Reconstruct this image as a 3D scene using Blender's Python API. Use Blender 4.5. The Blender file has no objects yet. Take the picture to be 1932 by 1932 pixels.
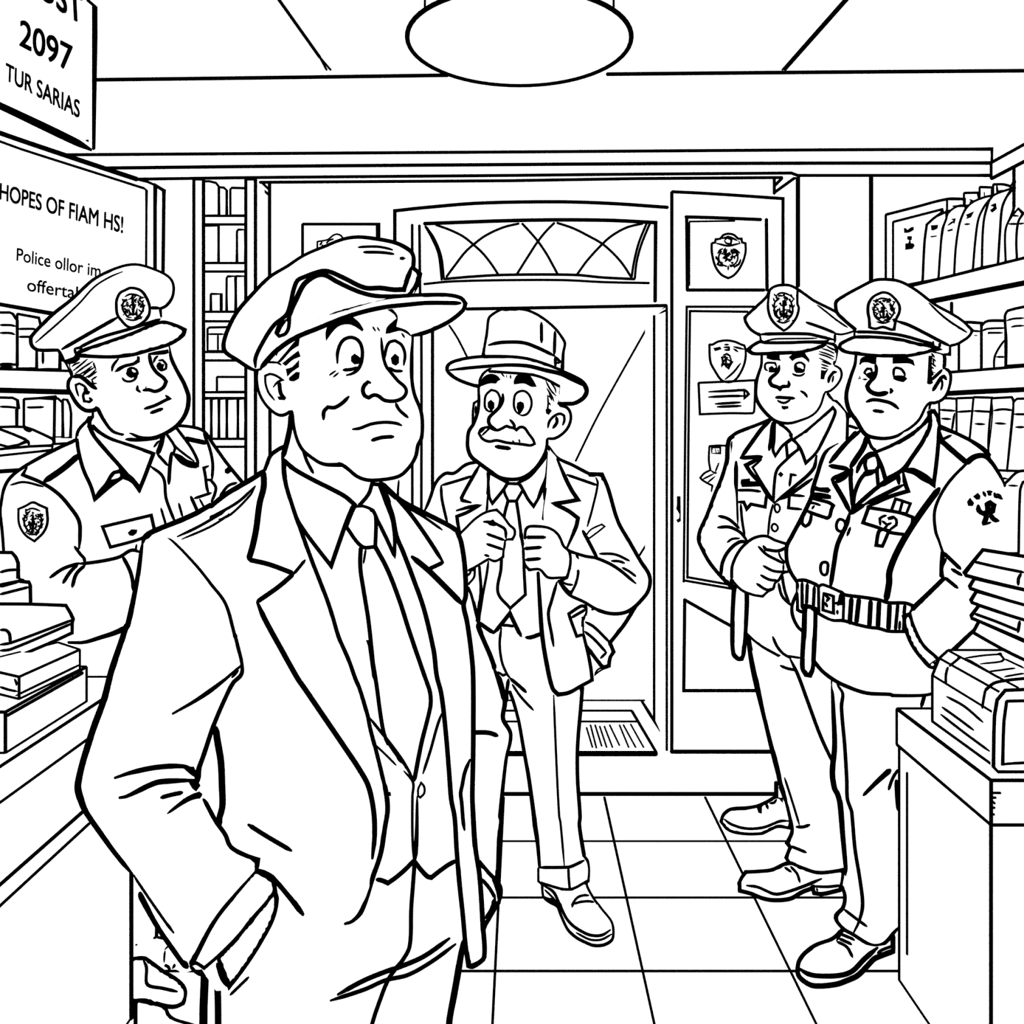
import bpy, bmesh, math, random
import numpy as np
from mathutils import Vector, geometry
from mathutils.bvhtree import BVHTree
random.seed(7)
sc = bpy.context.scene
COL = sc.collection
# ---------------------------------------------------------------- camera model
F, CX, CY, H = 1673.0, 985.0, 800.0, 1.5
CAM = Vector((0, 0, H))
def P3(x, y, Y): return Vector(((x - CX) * Y / F, Y, H - (y - CY) * Y / F))
def ray(x, y): return Vector(((x - CX) / F, 1.0, -(y - CY) / F))
def hitplane(x, y, p0, n):
    d = ray(x, y); t = (p0 - CAM).dot(n) / d.dot(n)
    return CAM + d * t
# survey sheets: offset and magnification of each measured detail
TILE = dict(P=(0,0,1), a=(0,0,4.025), b=(0,300,4.025), c=(0,720,4.025), d=(0,1040,4.025), e=(0,1452,4.025),
    h=(400,400,4.025), i=(400,800,4.025), j=(300,1200,4.025), k=(300,1452,4.025), l=(640,1452,4.025),
    m=(780,1060,4.025), n=(780,800,4.025), o=(780,540,4.83), p=(480,0,4.025), q=(800,300,4.025),
    r=(1200,300,4.025), s=(1200,720,4.025), t=(1200,1060,4.025), u=(1300,1452,4.025), v=(1452,1000,4.025),
    w=(1532,680,4.83), x=(1380,500,6.44), y=(1560,500,6.44), z=(1452,220,4.025), A=(1632,1452,6.44),
    B=(0,540,8.05), C=(860,1150,12.88), D=(980,1600,9.66), E=(1500,900,6.44), G=(180,520,9.66))
def pts(s):
    if not isinstance(s, str): return [tuple(q) for q in s]
    out = []; ox, oy, k = TILE['P']
    for tok in s.split():
        if tok in TILE: ox, oy, k = TILE[tok]
        else:
            a, b = tok.split(','); out.append((ox + float(a) / k, oy + float(b) / k))
    return out
def smooth(p, closed=False, step=5.0, sharp=50):
    """Catmull-Rom through the points, keeping corners sharper than `sharp` degrees."""
    q = [p[0]]
    for a in p[1:]:
        if math.hypot(a[0]-q[-1][0], a[1]-q[-1][1]) > .4: q.append(a)
    if closed and len(q) > 1 and math.hypot(q[0][0]-q[-1][0], q[0][1]-q[-1][1]) < .4: q.pop()
    p = [np.array(a, float) for a in q]; n = len(p)
    if n < 3: 
        closed = False
    def corner(i):
        if not closed and (i == 0 or i == n-1): return True
        u = p[i]-p[i-1]; v = p[(i+1) % n]-p[i]
        c = np.dot(u, v)/(np.linalg.norm(u)*np.linalg.norm(v)+1e-9)
        return math.degrees(math.acos(max(-1, min(1, c)))) > sharp
    cor = [corner(i) for i in range(n)]
    out = []
    for i in range(n if closed else n-1):
        j = (i+1) % n
        a, b = p[i], p[j]; L = np.linalg.norm(b-a)
        pa = p[i-1] if not cor[i] else a-(b-a)
        pb = p[(j+1) % n] if not cor[j] else b+(b-a)
        ta = (b-pa)/(np.linalg.norm(b-pa)+1e-9)*L; tb = (pb-a)/(np.linalg.norm(pb-a)+1e-9)*L
        if cor[i]: ta = b-a
        if cor[j]: tb = b-a
        m = max(1, int(math.ceil(L/step)))
        for k in range(m):
            t = k/m; t2 = t*t; t3 = t2*t
            out.append(tuple((2*t3-3*t2+1)*a+(t3-2*t2+t)*ta+(-2*t3+3*t2)*b+(t3-t2)*tb))
    if not closed: out.append(tuple(p[-1]))
    return out
# ---------------------------------------------------------------- materials
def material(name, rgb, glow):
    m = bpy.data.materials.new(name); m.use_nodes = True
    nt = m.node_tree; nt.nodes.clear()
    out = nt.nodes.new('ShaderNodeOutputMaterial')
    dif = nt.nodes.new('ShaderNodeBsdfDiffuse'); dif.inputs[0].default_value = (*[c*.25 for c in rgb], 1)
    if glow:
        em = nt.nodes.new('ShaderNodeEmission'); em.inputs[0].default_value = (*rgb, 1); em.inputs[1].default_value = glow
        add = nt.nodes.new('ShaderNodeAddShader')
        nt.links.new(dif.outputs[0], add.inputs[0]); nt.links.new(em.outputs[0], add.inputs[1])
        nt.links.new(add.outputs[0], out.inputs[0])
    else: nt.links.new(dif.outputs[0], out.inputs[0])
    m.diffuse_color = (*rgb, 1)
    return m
SELF_LIT = material('self_lit_white', (1, 1, 1), 1.0)  # every white surface glows evenly; its emission stands in for lighting
INK = material('black_ink', (0, 0, 0), 0)
# ---------------------------------------------------------------- things
def thing(name, loc, label=None, cat=None, group=None, kind=None):
    o = bpy.data.objects.new(name, None); COL.objects.link(o)
    o.location = loc; o.empty_display_size = .1
    tag(o, label, cat, group, kind); return o
def tag(o, label=None, cat=None, group=None, kind=None):
    for k, v in (('label', label), ('category', cat), ('group', group), ('kind', kind)):
        if v: o[k] = v
def root_loc(o):
    v = Vector((0, 0, 0))
    while o is not None: v += Vector(o.location); o = o.parent
    return v
def inside(p, poly):
    x, y = p[:, 0:1], p[:, 1:2]
    a = poly; b = np.roll(poly, -1, 0)
    c = ((a[None,:,1] > y) != (b[None,:,1] > y)) & (x < (b[None,:,0]-a[None,:,0])*(y-a[None,:,1])/(b[None,:,1]-a[None,:,1]+1e-12)+a[None,:,0])
    return (c.sum(1) % 2) == 1
def dist(p, poly):
    a = poly; b = np.roll(poly, -1, 0); ab = b-a
    out = np.empty(len(p))
    for s in range(0, len(p), 2000):
        q = p[s:s+2000]
        t = np.clip(((q[:,None,:]-a[None])*ab[None]).sum(2)/((ab**2).sum(1)[None]+1e-9), 0, 1)
        d = q[:,None,:]-(a[None]+t[...,None]*ab[None])
        out[s:s+2000] = np.sqrt((d**2).sum(2)).min(1)
    return out
INKW = 1.15
class Part:
    """One mesh: white solids plus the black drawn lines lying on them."""
    def __init__(self, name, parent=None, label=None):
        self.name, self.parent, self.label = name, parent, label
        self.v, self.f, self.mt = [], [], []
        self.ink_v, self.ink_f = [], []
        self._bvh = None; self.Y = 2.0; self.extra = []; self.fused = False
    # --- white geometry
    def add(self, verts, faces):
        o = len(self.v); self.v += [Vector(a) for a in verts]
        self.f += [tuple(o+i for i in fc) for fc in faces]; self._bvh = None
    def tri(self, poly, g=None):
        P = np.array(poly)
        area = .5*abs(np.dot(P[:,0], np.roll(P[:,1],-1))-np.dot(P[:,1], np.roll(P[:,0],-1)))
        if g is None: g = max(5.0, min(16.0, math.sqrt(area)/14))
        lo, hi = P.min(0), P.max(0)
        gx, gy = np.meshgrid(np.arange(lo[0]+g/2, hi[0], g), np.arange(lo[1]+g/2, hi[1], g))
        G = np.stack([gx.ravel(), gy.ravel()], 1)
        if len(G):
            G = G[inside(G, P)]
            if len(G): G = G[dist(G, P) > g*.45]
        n = len(P)
        V = [Vector(a) for a in P]+[Vector(a) for a in G]
        r = geometry.delaunay_2d_cdt(V, [], [list(range(n))], 1, 1e-4)
        vs = np.array([tuple(a) for a in r[0]]); fs = [tuple(t) for t in r[2]]
        return P, vs, fs
    def shell(self, vs, fs, front, back):
        n = len(vs)
        fl = []
        cnt = {}
        for t in fs:
            for a, b in zip(t, t[1:]+t[:1]): cnt[(a, b)] = 1
        for t in fs: fl.append(t); fl.append(tuple(n+i for i in reversed(t)))
        for (a, b) in cnt:
            if (b, a) not in cnt: fl.append((b, a, n+a, n+b))
        self.add(front+back, fl)
    def fill(self, s, Y, T=.03, back=.06, w=6, R=None, rim=True, sharp=50, g=None):
        """A rounded solid with the measured outline; its widest section lies at depth Y."""
        YY = Y if callable(Y) else (lambda x, y: Y)
        poly = smooth(pts(s), True, 5, sharp)
        self.Y = YY(*poly[0])
        P, vs, fs = self.tri(poly, g)
        d = dist(vs, P)
        lip = w/2+.6
        if R is None: R = max(8.0, d.max()-lip)
        t = np.clip((d-lip)/R, 0, 1); h = np.sqrt(1-(1-t)**2)
        front = [P3(a[0], a[1], YY(*a)-T*q) for a, q in zip(vs, h)]
        bk = []
        for a, q, p in zip(vs, h, front):
            bk.append(P3(a[0], a[1], YY(*a)+back*(.25+.75*q)))
        self.shell(vs, fs, front, bk)
        if rim: self.tube([P3(a[0], a[1], YY(*a)) for a in poly], w, True)
        return self
    def bvh(self):
        if self._bvh is None: self._bvh = BVHTree.FromPolygons(self.v, self.f)
        return self._bvh
    def on(self, *parts): self.extra = list(parts); return self
    def cast(self, x, y, default):
        d = ray(x, y).normalized(); best = None
        for b in ([self] if self.v and not self.extra else [])+self.extra:
            h = b.bvh().ray_cast(CAM, d)
            if h[0] is not None and (best is None or h[0].y < best): best = h[0].y
        return default if best is None else best
    def depths(self, P, default=None):
        ds = [self.cast(a[0], a[1], None) for a in P]
        known = [i for i, q in enumerate(ds) if q is not None]
        if not known: return [default if default else self.Y]*len(P)
        return [ds[i] if ds[i] is not None else ds[min(known, key=lambda k: (P[k][0]-P[i][0])**2+(P[k][1]-P[i][1])**2)] for i in range(len(P))]
    def patch(self, s, off=.006, w=5, thick=.004, rim=True, sharp=50, bulge=0, step=5, g=None):
        """A thin piece lying on whatever self.on(...) names."""
        poly = smooth(pts(s), True, step, sharp)
        P, vs, fs = self.tri(poly, g)
        tg = self.extra
        ds = np.array(self.depths(vs))
        d = dist(vs, P); t = np.clip((d-w/2-.5)/max(3, d.max()-w/2), 0, 1); h = np.sqrt(1-(1-t)**2)*bulge
        self.shell(vs, fs, [P3(a[0], a[1], q-off-b) for a, q, b in zip(vs, ds, h)], [P3(a[0], a[1], q+thick) for a, q in zip(vs, ds)])
        if rim:
            dr = self.depths(poly)
            self.tube([P3(a[0], a[1], q-off) for a, q in zip(poly, dr)], w, True)
        self.Y = float(np.median(ds))
        return self
    # --- black geometry
    def tube(self, P, w, closed=False, taper=0, sides=6):
        P = [Vector(a) for a in P]
        n = len(P)
        if n < 2: return self
        o = len(self.ink_v); frame = None
        for i, p in enumerate(P):
            a = P[i-1] if (i or closed) else P[i]; b = P[(i+1) % n] if (i < n-1 or closed) else P[i]
            t = (b-a)
            if t.length < 1e-9: t = Vector((1, 0, 0))
            t.normalize()
            view = (p-CAM); view.normalize()
            s = t.cross(view)
            if s.length < 1e-3: s = t.orthogonal()
            s.normalize(); u = s.cross(t).normalized()
            k = i/(n-1)
            ww = w(k) if callable(w) else w
            if taper: ww *= min(1, .5+.5*min(k, 1-k)/taper) if taper > 0 else min(1, .5+.5*(1-k)/-taper)
            r = ww*INKW/2*p.y/F
            # keep the line's width through a bend
            if 0 < i < n-1 or closed:
                t1 = (p-a).normalized(); t2 = (b-p).normalized()
                c = max(.5, math.sqrt(max(0, (1+t1.dot(t2))/2))); r /= c
            for q in range(sides):
                ang = 2*math.pi*q/sides
                self.ink_v.append(p+s*math.cos(ang)*r+u*math.sin(ang)*r)
        m = n if closed else n-1
        for i in range(m):
            for q in range(sides):
                a = o+i*sides+q; b = o+i*sides+(q+1) % sides
                c = o+((i+1) % n)*sides+(q+1) % sides; d = o+((i+1) % n)*sides+q
                self.ink_f.append((a, b, c, d))
        if not closed:
            for i, sg in ((0, -1), (n-1, 1)):
                j = 1 if i == 0 else n-2
                dr = (P[i]-P[j]).normalized(); k = len(self.ink_v)
                r = (self.ink_v[o+i*sides]-P[i]).length
                self.ink_v.append(P[i]+dr*r*.7)
                for q in range(sides):
                    a = o+i*sides+q; b = o+i*sides+(q+1) % sides
                    self.ink_f.append((a, k, b) if i == 0 else (a, b, k))
        return self
    def stroke(self, s, w=5, taper=.1, lift=.001, sharp=50, Y=None, closed=False):
        """A drawn line lying on the surface."""
        p = smooth(pts(s), closed, 5, sharp)
        ds = [Y]*len(p) if Y else self.depths(p)
        k = .4*(w(.5) if callable(w) else w)/F
        return self.tube([P3(a[0], a[1], q-lift-k*q) for a, q in zip(p, ds)], w, closed, taper)
    def strokes(self, many, w=5, taper=.1, lift=.001, Y=None):
        for s in many.split(';'):
            if s.strip(): self.stroke(s, w, taper, lift, Y=Y)
        return self
    def blot(self, s, off=.003, sharp=40, Y=None, step=4):
        """A solid black mark lying on the surface."""
        poly = smooth(pts(s), True, step, sharp)
        P, vs, fs = self.tri(poly, 6)
        ds = [Y]*len(vs) if Y else self.depths(vs)
        o = len(self.ink_v)
        self.ink_v += [P3(a[0], a[1], q-off) for a, q in zip(vs, ds)]
        self.ink_f += [tuple(o+i for i in t) for t in fs]
        dr = [Y]*len(poly) if Y else self.depths(poly)
        self.tube([P3(a[0], a[1], q-off) for a, q in zip(poly, dr)], 1.8, True)
        return self
    def edges3(self, segs, w=5):
        for a, b in segs: self.tube([Vector(a), Vector(b)], w)
        return self
    # --- fuse the white solids into one skin
    def fuse(self, vox):
        me = bpy.data.meshes.new('tmp'); me.from_pydata([tuple(a) for a in self.v], [], self.f); 
        bm = bmesh.new(); bm.from_mesh(me); bmesh.ops.recalc_face_normals(bm, faces=bm.faces); bm.to_mesh(me); bm.free()
        ob = bpy.data.objects.new('tmp', me); COL.objects.link(ob)
        md = ob.modifiers.new('r', 'REMESH'); md.mode = 'VOXEL'; md.voxel_size = vox; md.adaptivity = 0
        dg = bpy.context.evaluated_depsgraph_get(); dg.update()
        m2 = bpy.data.meshes.new_from_object(ob.evaluated_get(dg))
        self.v = [Vector(q.co) for q in m2.vertices]; self.f = [tuple(q.vertices) for q in m2.polygons]
        bpy.data.objects.remove(ob); bpy.data.meshes.remove(me); bpy.data.meshes.remove(m2)
        self._bvh = None
        return self
    def done(self, label=None, cat=None, group=None, kind=None, loc=None):
        base = root_loc(self.parent) if self.parent else (Vector(loc) if loc is not None else Vector((0, 0, 0)))
        me = bpy.data.meshes.new(self.name)
        n = len(self.v)
        V = [tuple(a-base) for a in self.v]+[tuple(a-base) for a in self.ink_v]
        me.from_pydata(V, [], self.f+[tuple(n+i for i in t) for t in self.ink_f])
        me.materials.append(SELF_LIT); me.materials.append(INK)
        mi = np.zeros(len(me.polygons), np.int32); mi[len(self.f):] = 1
        me.polygons.foreach_set('material_index', mi)
        if self.fused:
            sm = np.ones(len(me.polygons), bool); me.polygons.foreach_set('use_smooth', sm)
        me.update()
        o = bpy.data.objects.new(self.name, me); COL.objects.link(o)
        if self.parent: o.parent = self.parent
        elif loc is not None: o.location = base
        tag(o, label or self.label, cat, group, kind)
        self.ob = o
        return self
def part(name, parent, label=None): return Part(name, getattr(parent, 'ob', parent), label)
def ground(Ymax, T=.05):
    """Depth for something standing on the floor, never farther than Ymax."""
    return lambda x, y: min(Ymax, H*F/max(y-CY, 1)-.012)
# ---------------------------------------------------------------- straight-edged solids
def slab(p, s, Y, t=.02, w=5, back=True, edge=True, sharp=10):
    """A flat panel facing the room, front at depth Y, t thick."""
    poly = smooth(pts(s), True, 40, sharp)
    P, vs, fs = p.tri(poly, 400)
    fr = [P3(a[0], a[1], Y) for a in vs]; p.shell(vs, fs, fr, [P3(a[0], a[1], Y+t) for a in vs] if t > .012 else [a+Vector((0, t, 0)) for a in fr])
    if edge:
        c = [P3(a[0], a[1], Y) for a in poly]; p.tube(c+[c[0]], w)
        
    p.Y = Y
    return p
BOXF = [(0,1,2,3), (7,6,5,4), (0,4,5,1), (1,5,6,2), (2,6,7,3), (3,7,4,0)]
BOXE = [(0,1),(1,2),(2,3),(3,0),(4,5),(5,6),(6,7),(7,4),(0,4),(1,5),(2,6),(3,7)]
def hexa(p, c, w=5, skip=()):
    """A box from its eight corners: a face of four, then the opposite face."""
    c = [Vector(a) for a in c]; p.add(c, BOXF)
    for k, (a, b) in enumerate(BOXE):
        if k not in skip: p.tube([c[a], c[b]], w)
    return p
def box(p, x0, x1, y0, y1, z0, z1, w=5, skip=()):
    return hexa(p, [(x0,y0,z0),(x1,y0,z0),(x1,y0,z1),(x0,y0,z1),(x0,y1,z0),(x1,y1,z0),(x1,y1,z1),(x0,y1,z1)], w, skip)
def glyphs(text, bold=0.0):
    cu = bpy.data.curves.new('t', 'FONT'); cu.body = text; cu.size = 1; cu.offset = bold
    ob = bpy.data.objects.new('t', cu); COL.objects.link(ob)
    dg = bpy.context.evaluated_depsgraph_get(); dg.update()
    me = bpy.data.meshes.new_from_object(ob.evaluated_get(dg))
    v = np.array([(q.co.x, q.co.y) for q in me.vertices]) if len(me.vertices) else np.zeros((0, 2))
    f = [tuple(q.vertices) for q in me.polygons]
    bpy.data.objects.remove(ob); bpy.data.curves.remove(cu); bpy.data.meshes.remove(me)
    return v, f
def lettering(p, text, a, b, up, place, bold=0.0):
    for sx, sy in ((0, 0), (bold, 0), (0, bold), (bold, bold)) if bold else ((0, 0),):
        letters(p, text, (a[0]+sx, a[1]+sy), (b[0]+sx, b[1]+sy), up, place)
    return p
def letters(p, text, a, b, up, place, bold=0.0):
    """Lettering from baseline point a to b, capital height vector up (measured), laid by place(x, y)."""
    v, f = glyphs(text, bold)
    x0, x1 = v[:,0].min(), v[:,0].max(); cap = .73
    o = len(p.ink_v)
    for q in v:
        k = (q[0]-x0)/(x1-x0); h = q[1]/cap
        p.ink_v.append(place(a[0]+(b[0]-a[0])*k+up[0]*h, a[1]+(b[1]-a[1])*k+up[1]*h))
    p.ink_f += [tuple(o+i for i in t) for t in f]
    return p
# ================================================================ the setting
YB, YF = 3.62, 3.5
ZC = 2.82
def pslab(p, s, pl, t=.02, w=5, rim=True, sharp=10, step=40):
    """A panel measured on a plane pl=(point, normal), t thick behind it."""
    poly = smooth(pts(s), True, step, sharp)
    P, vs, fs = p.tri(poly, 500)
    n = pl[1].normalized()
    if n.y > 0: n = -n
    fr = [hitplane(a[0], a[1], *pl) for a in vs]
    p.shell(vs, fs, fr, [hitplane(a[0], a[1], pl[0]-n*t, pl[1]) for a in vs] if t > .012 else [a-n*t for a in fr])
    if rim:
        c = [hitplane(a[0], a[1], *pl) for a in poly]
        p.tube(c+[c[0]], w)
    return p
def pline(p, s, pl, w=4, taper=0, sharp=50):
    q = smooth(pts(s), False, 8, sharp)
    return p.tube([hitplane(a[0], a[1], *pl) for a in q], w, False, taper)
def plines(p, many, pl, w=4, taper=0):
    for s in many.split(';'):
        if s.strip(): pline(p, s, pl, w, taper)
    return p
def pblot(p, s, pl):
    poly = smooth(pts(s), True, 4, 40); P, vs, fs = p.tri(poly, 6); o = len(p.ink_v)
    p.ink_v += [hitplane(a[0], a[1], *pl) for a in vs]; p.ink_f += [tuple(o+i for i in t) for t in fs]
def front(Y): return (Vector((0, Y, 0)), Vector((0, -1, 0)))
def shift(pl, d):
    n = pl[1].normalized()
    if n.y > 0: n = -n
    return (pl[0]+n*d, pl[1])
ZP = lambda z: (Vector((0, 0, z)), Vector((0, 0, 1)))
def struct(p): return p.done(kind='structure')
def quad(p, c): p.add([Vector(a) for a in c], [(0, 1, 2, 3)])
# floor with its square tiles
p = Part('floor')
p.add([(-2.6,-.6,-.05),(2.4,-.6,-.05),(2.4,3.62,-.05),(-2.6,3.62,-.05),(-2.6,-.6,0),(2.4,-.6,0),(2.4,3.62,0),(-2.6,3.62,0)],
      [(0,1,2,3),(4,5,6,7),(0,1,5,4),(1,2,6,5),(2,3,7,6),(3,0,4,7)])
for i in range(-5, 6):
    X = -.074+i*.4045
    if i == -2: p.tube([Vector((X, 2.45, .0005)), Vector((X, 3.56, .0005))], 4.5); continue
    p.tube([Vector((X, -.5, .0005)), Vector((X, 3.56, .0005))], lambda k: 6.5-2*k)
for k, Y in enumerate((3.185, 2.806, 2.429, 2.05, 1.67, 1.29, .91)):
    p.tube([Vector((-2.5, Y, .0005)), Vector((2.3, Y, .0005))], 4+.5*k)
struct(p)
# raised doorway step
p = Part('trim_1')
hexa(p, [(-2.4,3.585,0),(1.78,3.585,0),(1.78,3.585,.177),(-2.4,3.585,.177),(-2.4,4.5,0),(1.78,4.5,0),(1.78,4.5,.177),(-2.4,4.5,.177)], 5, skip=(2,))
p.tube([Vector((-2.4,3.583,.004)), Vector((1.78,3.583,.004))], 8)
p.tube([P3(1266,1418,3.584), P3(1478,1418,3.584)], 7)
struct(p)
# ceiling with panel seams
p = Part('ceiling')
p.add([(-2.6,-.6,ZC),(2.4,-.6,ZC),(2.4,3.7,ZC),(-2.6,3.7,ZC),(-2.6,-.6,ZC+.05),(2.4,-.6,ZC+.05),(2.4,3.7,ZC+.05),(-2.6,3.7,ZC+.05)],
      [(0,1,2,3),(4,5,6,7),(0,1,5,4),(1,2,6,5),(2,3,7,6),(3,0,4,7)])
for a, b, w in (((527,0),(603,107),6), ((603,107),(624,146),4), ((603,107),(636,146),4), ((1598,0),(1478,135),5), ((1592,0),(1473,135),4)):
    A, B = hitplane(*a, *ZP(ZC-.001)), hitplane(*b, *ZP(ZC-.001))
    if a[1] == 0: A = A+(A-B)*1.2
    p.tube([A, B], w)
struct(p)
# back wall: header beam, alcove around the door, flanks
p = Part('wall_back')
def rectpx(p, x0, y0, x1, y1, Y, t=.03): slab(p, [(x0,y0),(x1,y0),(x1,y1),(x0,y1)], Y, t, edge=False)
rectpx(p, 460, 250, 779, 1424, YB)                 # left of the door
rectpx(p, 1258, 250, 1520, 1424, YB)               # right of the door
rectpx(p, 770, 250, 1262, 420, YB)                 # over the door
rectpx(p, 778, 534, 1262, 577, YB)
rectpx(p, -700, 300, 384, 1700, YF)                # left flank
rectpx(p, 1505, 300, 1960, 1700, YF)               # right flank
rectpx(p, -700, 100, 2000, 334, 3.30, .04)         # beam over the alcove
# alcove sides and soffit
XR, XL = (1505-CX)*YF/F, (483-CX)*YF/F
zt = H-(334-CY)*3.3/F
quad(p, [(XR,YF,0),(XR,YB,0),(XR,YB,zt),(XR,YF,zt)]); quad(p, [(XL,YF,0),(XL,YB,0),(XL,YB,zt),(XL,YF,zt)])
# reveal of the doorway
xr = (1258-CX)*3.6/F; xl = (778-CX)*3.6/F; zd = H-(577-CY)*3.6/F
quad(p, [(xr,3.6,.177),(xr,4.3,.177),(xr,4.3,zd),(xr,3.6,zd)]); quad(p, [(xl,3.6,.177),(xl,4.3,.177),(xl,4.3,zd),(xl,3.6,zd)])
quad(p, [(xl,3.6,zd),(xr,3.6,zd),(xr,4.3,zd),(xl,4.3,zd)])
plines(p, 'P 150,151 480,147 845,142;P 1145,140 1470,137 2000,133', front(3.298), 6)
plines(p, 'z 215,440 215,1290', front(YF-.002), 7); plines(p, 'z 770,455 770,1500', front(YF-.002), 7)
pline(p, 'p 115,1390 115,1932 P 510,1120', front(YB-.008), 5.5)
pline(p, 'p 5,1350 5,1932 P 482,1250', front(YF-.06), 5.5)
plines(p, 'p 20,1400 110,1480;p 55,1385 112,1440', front(YB-.01), 4)
plines(p, 'r 1210,140 1050,255;r 1110,145 1050,205;r 1050,140 1050,265', front(YB-.01), 5)
struct(p)
p = Part('trim_2')                                  # moulding under the beam
slab(p, 'P 100,292.5 480,290 960,287 1470,283.5 1871,281.5 1871,307.5 1475,308 1200,309 960,310.5 480,314 208,317 100,318', 3.24, .06, 5.5, back=False)
slab(p, 'P 200,317 480,314 960,310.5 1200,309 1475,308 1871,307.5 1873,331 1505,331 1493,326.5 1150,329 960,331 480,335 258,338 200,338', 3.25, .05, 5, back=False)
p.tube([P3(490,344,3.3), P3(960,341,3.3), P3(1200,337,3.3), P3(1476,335,3.3)], 5)
struct(p)
p = Part('trim_3')                                  # the same moulding along the right wall
hexa(p, [(1.716,-.5,2.397),(2.0,-.5,2.397),(2.0,-.5,2.455),(1.716,-.5,2.455),(1.716,3.24,2.397),(2.0,3.24,2.397),(2.0,3.24,2.455),(1.716,3.24,2.455)], 6, skip=(1,4,5,6,9,10))
struct(p)
p = Part('wall_left'); p.add([(-2.3,-.6,0),(-2.3,3.6,0),(-2.3,3.6,ZC),(-2.3,-.6,ZC)], [(0,1,2,3)]); struct(p)
p = Part('wall_right'); p.add([(2.0,-.6,0),(2.0,3.6,0),(2.0,3.6,ZC),(2.0,-.6,ZC)], [(0,1,2,3)]); struct(p)
# ---------------------------------------------------------------- entrance: arched transom, glass door, open leaf
p = Part('trim_4')                                  # door surround
pl = front(3.6)
pslab(p, 'P 745,398 800,392 905,383.5 1050,381 1150,384 1262,391.5 1262,577 1237,577 1236,420 1140,415 994,415 800,422 779,423 779,1416 745,1416', pl, .03, 5.5, rim=False)
plines(p, 'P 745,1120 745,398 800,392 905,383.5 1050,381 1150,384 1260,391.5;P 800,422 994,415.5 1140,415.5 1237,420 1236,569', pl, 6)
plines(p, 'h 1520,95 1520,300 P 778,1100;h 1575,100 1580,600 P 795,640 795,960', shift(pl, .002), 4.5)
pslab(p, 'P 779,423 797,423 797,1416 779,1416', pl, .03, 4, rim=False)
plines(p, 'P 880,583 1000,581 1258,576.5', shift(pl, .004), 5.5)
# jamb stop lines in the reveal
p.tube([P3(1236,590,3.915), P3(1236,1362,3.915)], 7.5); p.tube([P3(1258,579,3.6), P3(1258,1416,3.59)], 4)
p.tube([P3(1236,590,3.915), P3(1258,577,3.6)], 4); p.tube([P3(1239,595,3.915), P3(1258,585,3.6)], 4)
p.tube([P3(1211,1324,4.23), P3(1257,1394,3.68)], 5.5)
p.done(kind='structure')
win = Part('window_1')                              # arched transom light
pslab(win, 'P 778,423 994,415 1140,415 1237,420 1237,540 778,540', front(3.625), .01, 4, rim=False)
pl = front(3.615)
plines(win, 'q 10,510 60,600 110,720 135,920;q 20,520 80,610 130,740 150,905;q 1690,490 1630,640 1595,780 1575,905;q 1715,490 1650,650 1615,780 1600,910', pl, 4)
plines(win, 'q 150,912 340,895 610,880 1140,880 1360,900 1600,912', pl, 4.5)
plines(win, 'q 0,950 210,930 640,920 1060,920 1370,935 1710,942', pl, 4)
plines(win, 'q 90,500 200,540 300,590 375,650 450,720 520,810 565,880;q 170,895 240,800 310,710 375,650 470,580 600,520 720,490', pl, 4)
plines(win, 'q 745,490 810,560 865,625 930,720 980,810 1015,875;q 990,485 930,545 865,625 790,740 705,875', pl, 4)
plines(win, 'q 1010,485 1130,525 1260,590 1355,645 1440,720 1510,800 1575,900;q 1160,880 1240,770 1355,645 1430,580 1540,520 1660,490', pl, 4)
struct(win)
d1 = Part('door_1')                                 # glass entrance door
pslab(d1, 'P 800,560 1240,560 1240,1330 800,1330', front(4.24), .03, 4, rim=False)
plines(d1, 'P 816,560 816,1323;P 816,1323 1233,1323', front(4.238), 5.5)
plines(d1, 'o 325,355 400,470 490,645;q 1725,1225 1330,1932 P 1086,870;n 1825,825 1715,1000', front(4.238), 3.4)  # reflections in the glass, drawn on as thin ink lines
struct(d1)
d2 = Part('door_2')                                 # panelled leaf standing open
pl = front(3.585)
pslab(d2, 'P 1267.5,362 1330,365 1400,369.5 1477,375 1477,1417 1267.5,1417', pl, .025, 5.5)
plines(d2, 'r 375,440 570,445 950,460;r 990,455 995,1000;r 385,995 975,995;r 385,450 390,995', shift(pl,.002), 5.5)
plines(d2, 'r 405,480 405,960;r 405,475 750,470', shift(pl,.002), 3)
plines(d2, 'r 900,1122 385,1122 375,1932 P 1290,1098;r 850,1160 410,1155 400,1932 P 1297,1091', shift(pl,.002), 4)
plines(d2, 's 365,1510 740,1575;s 390,1485 700,1540', shift(pl,.002), 4)
plines(d2, 's 365,1655 730,1860 P 1480,1232;s 370,1655 P 1290,1303 1480,1303', shift(pl,.002), 5.5)
h = part('handle', d2.done(kind='structure'))
pblot(h, 's 310,870 338,870 340,1060 318,1072 305,1050 325,1040 330,1010 305,965 310,940', front(3.57))
pslab(h, 's 305,870 340,870 340,1070 305,1070', front(3.575), .015, 3, rim=False); h.done()
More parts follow.
